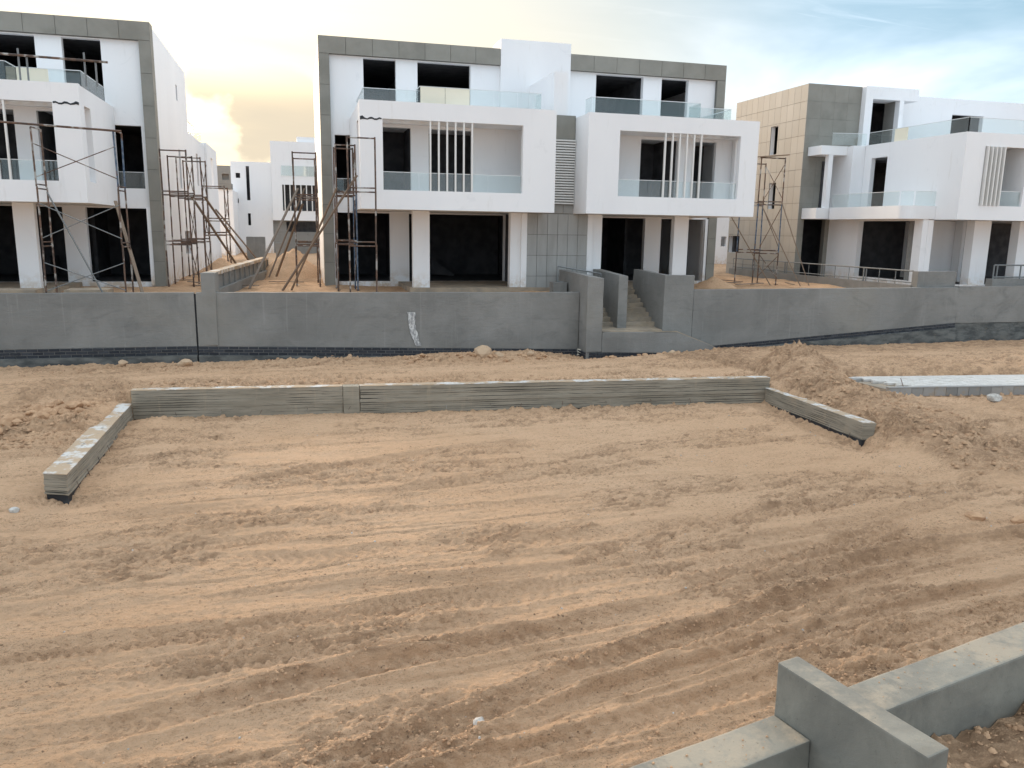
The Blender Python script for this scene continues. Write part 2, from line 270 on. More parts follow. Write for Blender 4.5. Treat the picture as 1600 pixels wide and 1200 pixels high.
# ------------------------------------------------------------------ ground
TRACKS = [  # (x list, y list, half width, depth, painted rut shade)
    ((.39, 1.34, 3.83, 6.0, 9.78, 12.5), (6.85, 7.2, 8.05, 8.70, 9.36, 9.7), .17, .070, .9),
    ((-2.95, -.33, 3.09, 5.24, 9.58, 13), (7.80, 8.22, 8.79, 9.15, 9.75, 10.1), .20, .075, .9),
    ((-3.2, -1.3, 1.0, 3.4, 8, 13), (8.55, 8.75, 9.05, 9.45, 10.1, 10.6), .16, .05, .6),
    ((-.43, 2.02, 4.06, 5.94, 10.57, 14), (6.55, 7.05, 7.6, 7.95, 8.65, 9.0), .14, .055, .5),
    ((-3, 0, 3, 6, 10, 14), (6.0, 6.25, 6.75, 7.4, 8.05, 8.5), .16, .05, .4),
    ((-4.4, -.8, 3.2, 8.1, 13), (12.5, 12.03, 11.65, 12.05, 12.9), .22, .030, .35),
    ((-6, -2, 2, 6, 12), (11.1, 10.75, 10.5, 10.7, 11.8), .20, .035, .45),
    ((-5, -1, 3, 8, 13), (9.75, 9.7, 9.95, 10.4, 11.1), .22, .035, .35),
    ((-3.7, -.95, 1.7, 5), (15.4, 15.9, 16.9, 17.6), .20, .035, .4),
    ((-3.9, -1, 3, 7), (14.2, 14.45, 14.9, 15.1), .2, .03, .35),
    ((-9, -6.6, -5.3, -3.3, 1.0, 6, 12, 18), (16.0, 20.2, 22.8, 25.2, 26.4, 26.6, 26.5, 26.2), .22, .05, .4),
    ((-9, -6.9, -5.9, -4.2, .5, 6, 12, 18), (18.5, 22.0, 24.4, 26.6, 27.9, 28.1, 27.9, 27.5), .22, .05, .35),
    ((2, 8, 14, 20, 28), (24.6, 24.4, 24.5, 24.3, 23.9), .22, .04, .3),
    ((8, 11, 14, 18, 24), (10.2, 11.4, 12.6, 13.7, 14.6), .2, .04, .5),
    ((9, 12, 15, 19, 25), (11.8, 12.9, 13.7, 14.8, 15.9), .2, .035, .4),
]
WALL_Y = 30.0
def back_y(x): return 21.75 - (x+4.1)*.0775      # front face of the long retaining wall
def ground_h(x, y):
    x = np.asarray(x, np.float64); y = np.asarray(y, np.float64)
    bY = back_y(x)
    back = .60*(1-sstep(23.0, 29.6, y)) + .04
    left = .44*sstep(15.2, 20.5, y)*(1-.45*sstep(-5.2, -9.5, x))
    right = .50*sstep(14.0, 20.0, y)*np.where(x > 15.5, 1-.45*sstep(15.5, 20, x), 1)
    side = np.where(x < 4, left, right)
    outside = np.where(y > bY+.15, 1., 0.)
    # blend sideways from the bay to the banked soil behind its arms
    s = np.where(x < 4, sstep(-4.30, -4.62, x), sstep(13.26, 13.55, x)*sstep(13.3, 15.4, y) )
    h = np.where(y > bY+.15, 0, s*side)
    bl = sstep(0, 2.2, y-bY-.15)
    edge = np.where((x > -4.4) & (x < 13.45), .66, side)     # soil level right behind the long wall
    h = np.where(y > bY+.15, edge*(1-bl)+np.maximum(back, 0)*bl, h)
    # heaps
    def heap(cx, cy, sx, sy, a, rot=0):
        c, sn = math.cos(rot), math.sin(rot); u = (x-cx)*c+(y-cy)*sn; v = -(x-cx)*sn+(y-cy)*c
        return a*np.exp(-((u/sx)**2+(v/sy)**2))
    h = h + heap(15.2, 21.7, 1.25, 1.0, .88) + heap(14.7, 18.6, .8, 2.3, .40) + heap(14.3, 14.9, 1.0, 1.5, .34) + heap(20.4, 17.0, 3.2, .9, .50, .12) + heap(16.8, 16.0, 1.1, 1.0, .12)
    h = h + heap(-5.3, 20.9, .7, 1.6, .14) + heap(-3.6, 21.0, .5, .4, .16) + heap(-2.6, 22.6, 1.5, .5, .10)
    h = h + sstep(28.0, 29.6, y)*(.10+.10*sstep(2, 6, x)*(1-sstep(8.5, 10, x))) + heap(14.2, 28.0, 2.6, .5, .16) + heap(17.8, 28.7, 2.0, .6, .14) - .22*np.exp(-((x-12.6)/2.4)**4)*sstep(28.2, 29.0, y) + heap(6.0, 28.9, 1.6, .45, .12)
    h = h - .22*sstep(17.2, 22, x)*sstep(28.2, 29.4, y)*0
    h = h - .05*sstep(-6, -12, x)*sstep(27, 29.5, y)
    h = h + heap(-4.3, 15.5, .9, .6, -.14) + heap(13.2, 15.7, .7, .6, -.12)
    h = h - .13*np.exp(-((x-13.0)/.35)**2)*sstep(14.6, 15.6, y)*(1-sstep(19.5, 20.4, y))*(x < 13.3) - .06*np.exp(-((x+4.05)/.3)**2)*sstep(14.8, 15.6, y)*(1-sstep(18, 21, y))*(x > -4.4)
    pt = y+.118*(x-17.75)
    pm_ = sstep(16.4, 17.1, x)*sstep(18.7, 19.35, pt)*(1-sstep(21.55, 22.1, pt)); h = h*(1-pm_)+pm_*np.minimum(h, np.where(pt > 19.8, .22, .03))
    # embankment on the camera's own plot is a separate sheet; ground dips a little towards it
    return h
def disturbed(x, y):
    h = np.zeros_like(x); ch = np.zeros_like(x)
    wob = .10*fbm(x*.7, y*.7, 3)
    for i, (xs, ys, hw, dep, rut_shade) in enumerate(TRACKS):
        yc = np.interp(x, xs, ys); k = np.polyfit(xs, ys, min(3, len(xs)-1)); yc = .35*yc+.65*np.polyval(k, np.clip(x, xs[0], xs[-1]))
        sl = np.gradient(np.interp(np.linspace(xs[0], xs[-1], 40), xs, ys), np.linspace(xs[0], xs[-1], 40)); slx = np.interp(x, np.linspace(xs[0], xs[-1], 40), sl)
        d = (y-yc+wob)/np.sqrt(1+slx**2); m = sstep(xs[0]-.8, xs[0]+.4, x)*(1-sstep(xs[-1]-.4, xs[-1]+.8, x))
        m = m*np.clip(.75+1.3*fbm(x*.45+i*7, y*.2+i, 2), .15, 1.2)
        a = np.abs(d)/hw
        rut = -(1-sstep(.75, 1.15, a)) + .75*np.exp(-((a-1.45)/.32)**2)
        lug = np.clip(1.6*np.sin(2*math.pi*(x*1.0/.21)+np.where(d > 0, 1, -1)*d*20), -1, 1)*(1-sstep(.75, 1.0, a)); rib = np.cos(2*math.pi*d/.075)*(1-sstep(.85, 1.05, a))*(i % 3 == 0)
        h += m*(dep*rut + (.013 if i % 3 else .005)*lug + .011*rib)
        ch = np.maximum(ch, m*rut_shade*(.55*(1-sstep(.9, 1.2, a))*(d > -hw*.2)+1.0*np.exp(-((a-1.35)/.35)**2)*(d > 0)))  # far side of each rut darkened in colour as painted shade
    return h, ch
_pr = random.Random(21)
PRINTS = [(_pr.uniform(-7, 11), 6.0+15.0*_pr.random()**1.15, _pr.uniform(-.02, .10), _pr.uniform(.0, .007), _pr.uniform(2.5, 7.5), _pr.uniform(.09, .17), _pr.uniform(.5, 1.0), _pr.random()) for _ in range(46)]
def prints(x, y):
    """tyre prints: two sharp edge grooves with chevron lugs between, and single scrape lines"""
    h = np.zeros_like(x)
    for k, (xc, yc, a, b, hl, hw, st_, ph) in enumerate(PRINTS):
        sel = np.nonzero((np.abs(x-xc) < hl+.6) & (np.abs(y-yc) < 2.4))[0]
        if len(sel) == 0: continue
        X = x[sel]-xc; Y = y[sel]; d = Y-(yc+a*X+b*X*X+.05*np.sin(X*1.3+ph*9))
        m = st_*sstep(hl+.5, hl-.7, np.abs(X))*np.clip(.8+1.5*vnoise(X*.9+ph*50, Y*.4+7), 0, 1.2)
        if k % 3 == 2: h[sel] += m*(-.026*np.exp(-(d/.022)**2)+.016*np.exp(-((d-.05)/.025)**2))
        else:
            e = np.abs(d)-hw; h[sel] += m*(-.020*np.exp(-(e/.018)**2)+.016*np.exp(-((e-.045)/.028)**2) - .008*(e < 0) + .010*(e < -.01)*np.clip(2*np.sin(2*math.pi*X/.13+np.abs(d)*26), -1, 1))
    return h
def ground_z(x, y):
    g = ground_h(np.array([float(x)]), np.array([float(y)]))+disturbed(np.array([float(x)]), np.array([float(y)]))[0]
    return float(g[0])
def grid_mesh(name, xs, ys, zf, mat, attrs=None, smooth=True):
    X, Y = np.meshgrid(xs, ys); x = X.ravel(); y = Y.ravel(); r = zf(x, y); z, at = r if isinstance(r, tuple) else (r, None)
    nx, ny = len(xs), len(ys); me = bpy.data.meshes.new(name); me.vertices.add(nx*ny)
    me.vertices.foreach_set('co', np.stack([x, y, z], 1).astype(np.float32).ravel())
    i = (np.arange(ny-1)[:, None]*nx+np.arange(nx-1)[None]).ravel(); q = np.stack([i, i+1, i+nx+1, i+nx], 1).astype(np.int32)
    me.loops.add(q.size); me.loops.foreach_set('vertex_index', q.ravel()); me.polygons.add(len(q)); me.polygons.foreach_set('loop_start', np.arange(0, q.size, 4, dtype=np.int32)); me.polygons.foreach_set('loop_total', np.full(len(q), 4, np.int32))
    me.polygons.foreach_set('use_smooth', np.ones(len(q), bool)); me.update(calc_edges=True); me.validate()
    if at is not None:
        a = me.attributes.new('churn_shade', 'FLOAT', 'POINT'); a.data.foreach_set('value', at.astype(np.float32))
    return mesh_obj(name, me, mat)
def site_surface(x, y):
    h = ground_h(x, y); d, ch = disturbed(x, y)
    wx = x+.35*fbm(x*.5, y*.5, 2); wy = y-.10*x+.012*x*x*0+.5*fbm(x*.22+4, y*.22, 2)
    pm = sstep(.0, .16, fbm(wx*.30+3, wy*.95+9, 4))            # turned-over patches drawn out along the tracks
    bank = np.clip(sstep(21.8, 22.4, y)*(1-sstep(23.2, 24.2, y))*((x > -5) & (x < 14))*.6 + sstep(28.0, 28.8, y)*.9 + sstep(13.3, 13.8, x)*sstep(12.2, 14, y)*(1-sstep(15.5, 19.0, x)*.75)*.9 + sstep(-4.5, -4.9, x)*sstep(17.8, 19, y)*(1-sstep(-6.5, -8, x))*.8, 0, 1)
    bank = np.maximum(bank, .8*np.exp(-(((x-20.2)/3.2)**2+((y-16.6)/1.1)**2)))
    inner = (1-sstep(0, 1.6, back_y(x)-y))*((x > -4.3) & (x < 13.3))*(y < back_y(x)+.3)*.6
    rgh = np.clip(.28+.85*pm+.9*bank+inner, 0, 1.8)
    n1 = fbm(wx*.8, wy*2.0, 4); n2 = fbm(wx*2.6+3, wy*7.0+1, 4, .58); n3 = vnoise(x*11+2, y*17)+.7*vnoise(x*21, y*33+4)
    rid = 1-np.abs(2*fbm(wx*.55+8, wy*3.6+2, 3, .45)); rid = np.clip((rid-.72)/.28, 0, 1)**2      # thin crests left by wheels and blades
    clod = np.maximum(0, vnoise(x*8.3+5, y*10.1)+.6*vnoise(x*16, y*19)-.06)
    pr_ = prints(x, y)
    z = h+d*1.15 + 1.4*pr_ + .034*n1 + .020*rid*(.4+pm) + rgh*(1-.35*sstep(20, 28, y))*((.046+.02*bank)*n2+.032*n3+.10*clod*(pm*.7+bank*(.9-.5*sstep(20, 28, y)))) + .009*n3
    z = z + (.35+rgh)*(.011*vnoise(x*31, y*47)+.007*vnoise(x*57+3, y*71))
    z = z+.05*fbm(x*.25, y*.25, 2)
    hard = sstep(.0, -.2, n2+.5*n3)*pm*.6
    c = np.clip(np.maximum(.80*ch*(.55+1.0*(n2+.3)), hard)+.40*bank*(.5+vnoise(x*2.2, y*2.2)) + .30*inner*(.6+vnoise(x*1.5, y*3)) + .35*rid*pm + 9*np.maximum(0, -pr_-.006) + .8*bank*sstep(13.2, 13.7, x)*(.6+vnoise(x*3, y*3)), 0, 1)  # print grooves also darkened for shade, beside turned soil on the banks
    return z, c
def spaced(a, b, s0, s1):
    v = [a]
    while v[-1] < b: v.append(v[-1]+s0+(s1-s0)*(v[-1]-a)/(b-a))
    return v
ys = list(np.linspace(-80, 4.6, 40))+spaced(5.2, 30.3, .016, .058)
xs = [-400, -250, -150, -90, -60]+list(np.linspace(-45, -13.2, 60))+list(np.arange(-13, -5.5, .06))+list(np.arange(-5.5, 14, .027))+list(np.arange(14.02, 26.5, .05))+list(np.linspace(26.7, 45, 90))+[60, 90, 150, 250, 400]
g = grid_mesh('ground', np.array(xs, float), np.array(ys), site_surface, 'sand'); tag(g, 'tan sandy ground crossed by tyre tracks between the walls', 'ground', kind='structure')

# raised plots behind the boundary walls, and the land beyond them
def plot_surface(x, y):
    z = np.where((x > 11.35) & (x < 14.62) & (y < 33.3), .4, 2.32)+.10*fbm(x*.5, y*.5, 4)+.05*fbm(x*2.6, y*2.6, 3)-.0006*np.maximum(0, y-60)
    return z, np.clip(.55+.6*fbm(x*.8, y*.8, 3), 0, 1)
pl = grid_mesh('plot_ground', np.array([-600, -300, -150, -80, -45]+list(np.linspace(-30, 48, 400))+[60, 100, 200, 400, 700]), np.array(list(np.linspace(30.25, 62, 200))+[66, 72, 80, 95, 120, 170, 260, 420, 800, 1600]), plot_surface, 'sand')
tag(pl, 'raised sandy ground round the unfinished houses', 'ground', kind='structure')

# ------------------------------------------------------------------ boundary walls
def lumpy(mb, name, mat, parent, amp=.01, cut=.25, bev=0):
    """dense, slightly uneven skin for hand-rendered walls"""
    me = bpy.data.meshes.new(name); me.from_pydata(mb.v, [], mb.f); bm = bmesh.new(); bm.from_mesh(me)
    bmesh.ops.remove_doubles(bm, verts=bm.verts, dist=1e-4); bmesh.ops.recalc_face_normals(bm, faces=bm.faces)
    if bev: bmesh.ops.bevel(bm, geom=[e for e in bm.edges if e.is_manifold and e.calc_face_angle(0) > .6], offset=bev, segments=2, affect='EDGES', profile=.6)
    for it in range(7):
        lng = [e for e in bm.edges if e.calc_length() > cut]
        if not lng: break
        bmesh.ops.subdivide_edges(bm, edges=lng, cuts=1, use_grid_fill=True)
        bmesh.ops.triangulate(bm, faces=[f for f in bm.faces if len(f.verts) > 4])
    co = np.array([v.co[:] for v in bm.verts]); bm.normal_update()
    n = fbm(co[:, 0]*1.3+co[:, 1]*.7, co[:, 2]*1.6+co[:, 1]*.9, 4)
    for v, k in zip(bm.verts, n): v.co += v.normal*float(k)*amp
    bm.to_mesh(me); bm.free(); return mesh_obj(name, me, mat, parent)
def brick_band(parent, x0, x1, zt0, zt1, y, rows=3, bw=.34, bh=.105, rot90=None):
    """courses of black blocks along a wall foot; the band may slope from zt0 to zt1"""
    L_ = x1-x0; ang = math.atan2(zt1-zt0, L_); n = int(L_/bw)
    for r in range(rows):
        off = (r % 2)*bw*.5
        for i in range(-1, n+1):
            a = x0+off+i*bw+.008; b = a+bw-.026; a = max(a, x0+.004); b = min(b, x1-.004)
            if b-a < .06: continue
            t = ((a+b)/2-x0)/L_; z = zt0+(zt1-zt0)*t-(r+.5)*bh
            d = random.uniform(-.008, .006)
            if rot90 is None: c = ((a+b)/2, y+d, z); sz = (b-a, .03, bh-.024); o = piece('brick', parent, 'black_block', c, sz, 0, -ang)
            else: o = piece('brick', parent, 'black_block', (rot90+d, (a+b)/2, z), (.03, b-a, bh-.024))
def bwall(name, x0, x1, zt, zb0, zb1, label, y=WALL_Y, rows=3, foot=True, zlow=-.4):
    root = empty(name, ((x0+x1)/2, y+.12, 0), label, 'wall', 'boundary walls along the sandy road')
    mb = MB(); mb.prism([(x0, y), (x1, y), (x1, y+.25), (x0, y+.25)], [zb0, zb1, zb1, zb0], zt); lumpy(mb, 'rendered_face', 'cement_render', root, .02, .35, .012)
    bh = .105; zf0, zf1 = zb0-rows*bh, zb1-rows*bh
    mb = MB(); mb.prism([(x0, y+.01), (x1, y+.01), (x1, y+.24), (x0, y+.24)], [zf0, zf1, zf1, zf0], [zb0-.002, zb1-.002, zb1-.002, zb0-.002]); bed = mb.build('mortar_bed', 'mortar', root)
    brick_band(bed, x0, x1, zb0, zb1, y+.002, rows)
    if foot:
        mb = MB(); mb.prism([(x0, y-.10), (x1, y-.10), (x1, y+.24), (x0, y+.24)], zlow, [zf0-.003, zf1-.003, zf1-.003, zf0-.003]); lumpy(mb, 'footing', 'footing', root, .04, .4)
    return root
JX = -3.55
bwall('boundary_wall', -26, JX-.03, [2.60]*4, .74, .70, 'grey rendered boundary wall at the far left, before the black joint')
j = MB().box(JX-.029, JX+.029, WALL_Y+.05, WALL_Y+.22, -.3, 2.57).build('joint_filler', 'black_coating'); tag(j, 'thin black expansion joint strip between two grey boundary walls', 'joint strip')
wc = bwall('boundary_wall', JX+.03, 10.83, [2.60, 2.53, 2.53, 2.60], .69, .25, 'grey rendered boundary wall in front of the middle house, with a white brushed stripe')
# brushed white stripe on it
mb = MB(); pts = []
for k in range(13):
    t = k/12; pts.append((3.96+.30*t*t+.02*math.sin(9*t), 1.82-1.30*t, .25-.07*t*(t > .75)))
i0 = len(mb.v)
for k, (px, pz, w) in enumerate(pts): mb.v += [(px+random.uniform(-.02, .02), WALL_Y-.022, pz), (px+w+random.uniform(-.03, .03), WALL_Y-.022, pz)]
for k in range(12): mb.f.append((2*k+2, 2*k+3, 2*k+1, 2*k))
mb.build('paint_stripe', 'white_paint', wc)
bwall('boundary_wall', 15.86, 29.25, [2.61, 2.66, 2.66, 2.61], .18, 1.03, 'grey rendered boundary wall right of the steps with a rising black brick band', rows=2)
bf = empty('boundary_wall', (40, WALL_Y, 0), 'grey boundary wall at the right edge with rough dark lower half', 'wall', 'boundary walls along the sandy road')
lumpy(MB().box(29.27, 52, WALL_Y+.03, WALL_Y+.3, 1.02, 2.70), 'rendered_face', 'cement_render', bf, .025, .4)
lumpy(MB().box(29.30, 52, WALL_Y+.06, WALL_Y+.3, -.4, 1.018), 'rough_base', 'footing', bf, .05, .3)
lumpy(MB().prism([(20.0, WALL_Y-.03), (29.26, WALL_Y-.03), (29.26, WALL_Y+.02), (20.0, WALL_Y+.02)], -.4, [.12, .70, .70, .12]), 'rough_base', 'footing', bf, .03, .3)
# end block carrying the railing
blk = empty('wall_end_block', (28.2, 30.2, 2.6), 'grey concrete end block of the railing on the right boundary wall', 'wall block')
lumpy(MB().box(27.15, 29.24, WALL_Y+.26, WALL_Y+.6, 2.3, 3.36), 'rendered_face', 'cement_render', blk, .015, .3, .01)

# steps up to the middle house: side walls, landing, two flights
st = empty('entrance_steps', (13, 30, 0), 'grey rendered entrance block with two flights of rough steps and side walls', 'steps')
lumpy(MB().prism([(10.85, 29.15), (11.52, 29.15), (11.52, 29.5), (11.30, 33.0), (10.95, 33.0), (10.85, 30.0)], .24, [3.22, 3.14, 3.15, 3.28, 3.28, 3.25]), 'left_pier', 'cement_render', st, .02, .3, .015)
lumpy(MB().prism([(11.523, 29.15), (14.75, 29.12), (16.75, 29.15), (16.75, 29.9), (15.85, 29.97), (11.523, 29.97)], [.22, .12, .17, .17, .15, .2], [1.02, .98, .22, .25, .55, 1.03]), 'landing', 'cement_render', st, .03, .25, .01)
lumpy(MB().prism([(11.53, 29.2), (14.75, 29.17), (16.65, 29.2), (16.65, 29.88), (15.8, 29.96), (11.53, 29.96)], [1.02, .98, .24, .27, .57, 1.03], [1.06, 1.02, .28, .31, .61, 1.07]), 'landing_skin', 'screed', st, .03, .12)
lumpy(MB().prism([(11.53, 29.98), (14.48, 29.98), (14.48, 31.0), (11.53, 31.0)], .2, [1.0, .97, 1.05, 1.05]), 'landing_floor', 'screed', st, .05, .2)
lumpy(MB().prism([(14.5, 29.98), (15.84, 29.98), (15.84, 30.25), (14.78, 30.25), (14.78, 33.2), (14.5, 33.2)], .12, [3.22, 3.2, 3.2, 3.22, 3.3, 3.3]), 'right_pier', 'cement_render', st, .02, .3, .015)
lumpy(MB().prism([(12.62, 30.3), (13.02, 30.3), (13.02, 33.4), (12.62, 33.4)], .8, [3.2, 3.16, 3.3, 3.3]), 'middle_wall', 'cement_render', st, .02, .3, .015)
for fx0, fx1 in ((11.53, 12.61), (13.03, 14.49)):
    for k in range(8):
        z = 1.03+.17*(k+1); y0 = 30.75+.31*k
        lumpy(MB().box(fx0, fx1, y0+.003, y0+.31+(.002 if k < 7 else 1.3), z-.6, z), 'step', 'screed', st, .09, .12)
brick_band(st, 11.0, 14.4, .225, .13, 29.16, 3); brick_band(st, 29.17, 29.98, .24, .25, 0, 3, rot90=10.845)
MB().prism([(10.87, 29.18), (14.5, 29.18), (14.5, 29.8), (10.87, 29.8)], -.5, [.235, .12, .12, .235]).build('mortar_bed', 'mortar', st)
lumpy(MB().prism([(10.7, 29.0), (14.6, 29.0), (16.9, 29.05), (16.9, 29.8), (10.7, 29.9)], -.5, [-.09, -.16, .0, .0, -.06]), 'footing', 'footing', st, .03, .3)
# steel handrail beside the steps
hr = empty('handrail', (11.2, 31.6, 2.6), 'thin grey steel handrail left of the entrance steps', 'railing')
a, b = Vector((10.45, 31.7, 3.48)), Vector((12.45, 31.9, 3.16))
tube('top_rail', hr, 'grey_steel', a, b, .03); tube('bottom_rail', hr, 'grey_steel', a-Vector((0, 0, .62)), b-Vector((0, 0, .62)), .02)
for t in (0, .33, .66, 1): p = a.lerp(b, t); tube('post', hr, 'grey_steel', p, p-Vector((0, 0, .85)), .028 if t in (0, 1) else .016)
lumpy(MB().box(10.2, 10.8, 31.5, 32.0, 2.2, 2.82), 'base_block', 'cement_render', hr, .02, .3)

# dividing wall between the left and the middle plot, running back from the boundary wall
dv = empty('dividing_wall', (-2.6, 37, 2.3), 'grey dividing wall with recessed panels between left and middle plots', 'wall')
dA, dB = Vector((-3.32, 30.0, 0)), Vector((-1.86, 45.0, 0)); dd = (dB-dA).normalized(); dn = Vector((dd.y, -dd.x, 0))
def dq(s, w, z): p = dA+dd*s+dn*w; return (p.x, p.y, z)
def dbox(mb, s0, s1, w0, w1, z0, z1):
    mb.prism([dq(s0, w0, 0)[:2], dq(s0, w1, 0)[:2], dq(s1, w1, 0)[:2], dq(s1, w0, 0)[:2]], z0, z1)
m1 = MB(); dbox(m1, 0, .75, 0, .47, .72, 3.29); lumpy(m1, 'end_pier', 'cement_render', dv, .02, .3, .015)
m1 = MB(); dbox(m1, .753, 15.1, .04, .30, 2.0, 3.16); lumpy(m1, 'wall_core', 'cement_render', dv, .015, .5)
m1 = MB(); dbox(m1, .753, 15.1, .02, .36, 3.163, 3.29); lumpy(m1, 'coping', 'wall_top', dv, .02, .4)
m1 = MB(); dbox(m1, .753, 15.1, .303, .47, 2.0, 2.66); lumpy(m1, 'plinth', 'cement_render', dv, .02, .5)
for k in range(12):
    m1 = MB(); s = 1.15+k*1.25; dbox(m1, s, s+.10, .303, .36, 2.663, 3.16); m1.build('rib', 'cement_render', dv)

# low wall with steel railing between the middle and the right plot
fr = empty('steel_railing', (26.9, 38, 2.3), 'grey steel railing on a low wall in front of the right house', 'railing')
fa, fb = Vector((27.25, 30.7, 0)), Vector((26.62, 45.4, 0)); fd = (fb-fa)
def fp(t, z): p = fa+fd*t; return Vector((p.x, p.y, z))
m1 = MB(); m1.prism([(27.10, 30.6), (27.38, 30.6), (26.75, 45.6), (26.47, 45.6)], 2.0, 2.72); lumpy(m1, 'base_wall', 'cement_render', fr, .015, .5)
tube('top_rail', fr, 'grey_steel', fp(0, 3.36), fp(1, 3.36), .032); tube('bottom_rail', fr, 'grey_steel', fp(0, 2.83), fp(1, 2.83), .026)
for k in range(15):
    t = k/14; tube('post', fr, 'grey_steel', fp(t, 2.70), fp(t, 3.36), .035 if k % 3 == 0 else .017)
    if k % 3 == 0 and k: tube('post', fr, 'grey_steel', fp(t-.012, 2.70), fp(t-.012, 3.36), .028)

# ------------------------------------------------------------------ houses
def panel_grid(parent, name, mat, axis, pos, a0, a1, z0, z1, na, nz, th=.03, gap=.016, holes=()):
    """cladding panels standing th proud (towards -axis) of the plane"""
    A = np.linspace(a0, a1, na+1); Z = np.linspace(z0, z1, nz+1)
    for i in range(na):
        for k in range(nz):
            x0, x1, q0, q1 = A[i]+gap/2, A[i+1]-gap/2, Z[k]+gap/2, Z[k+1]-gap/2
            rects = [(x0, x1, q0, q1)]
            for h in holes:
                nr = []
                for (b0, b1, c0, c1) in rects:
                    if h[0] >= b1 or h[1] <= b0 or h[2] >= c1 or h[3] <= c0: nr.append((b0, b1, c0, c1)); continue
                    if h[0] > b0: nr.append((b0, h[0], c0, c1))
                    if h[1] < b1: nr.append((h[1], b1, c0, c1))
                    m0, m1_ = max(b0, h[0]), min(b1, h[1])
                    if h[2] > c0: nr.append((m0, m1_, c0, h[2]))
                    if h[3] < c1: nr.append((m0, m1_, h[3], c1))
                rects = nr
            for (b0, b1, c0, c1) in rects:
                if b1-b0 < .03 or c1-c0 < .03: continue
                c = ((b0+b1)/2, pos-th/2, (c0+c1)/2) if axis == 'y' else (pos-th/2, (b0+b1)/2, (c0+c1)/2)
                s = (b1-b0, th, c1-c0) if axis == 'y' else (th, b1-b0, c1-c0)
                piece(name, parent, mat, c, s)
def glass_run(parent, p, q, z0, z1, n, film=(), rail=True):
    p, q = Vector((*p, 0)), Vector((*q, 0)); d = q-p; L_ = d.length; u = d/L_; ang = math.atan2(u.y, u.x)
    c = (p+q)/2; parent = piece('glass_railing', parent, 'rail_white', (c.x, c.y, z1+.013), (L_, .034, .022), ang)
    for k in range(n):
        c = p+u*(L_*(k+.5)/n); f = k in film
        g_ = piece('glass_pane', parent, 'film' if f else 'glass', (c.x, c.y, (z0+z1)/2), (L_/n-.014, .014, z1-z0), ang)
        if f: g_['label'] = 'glass pane covered with cream protective film'
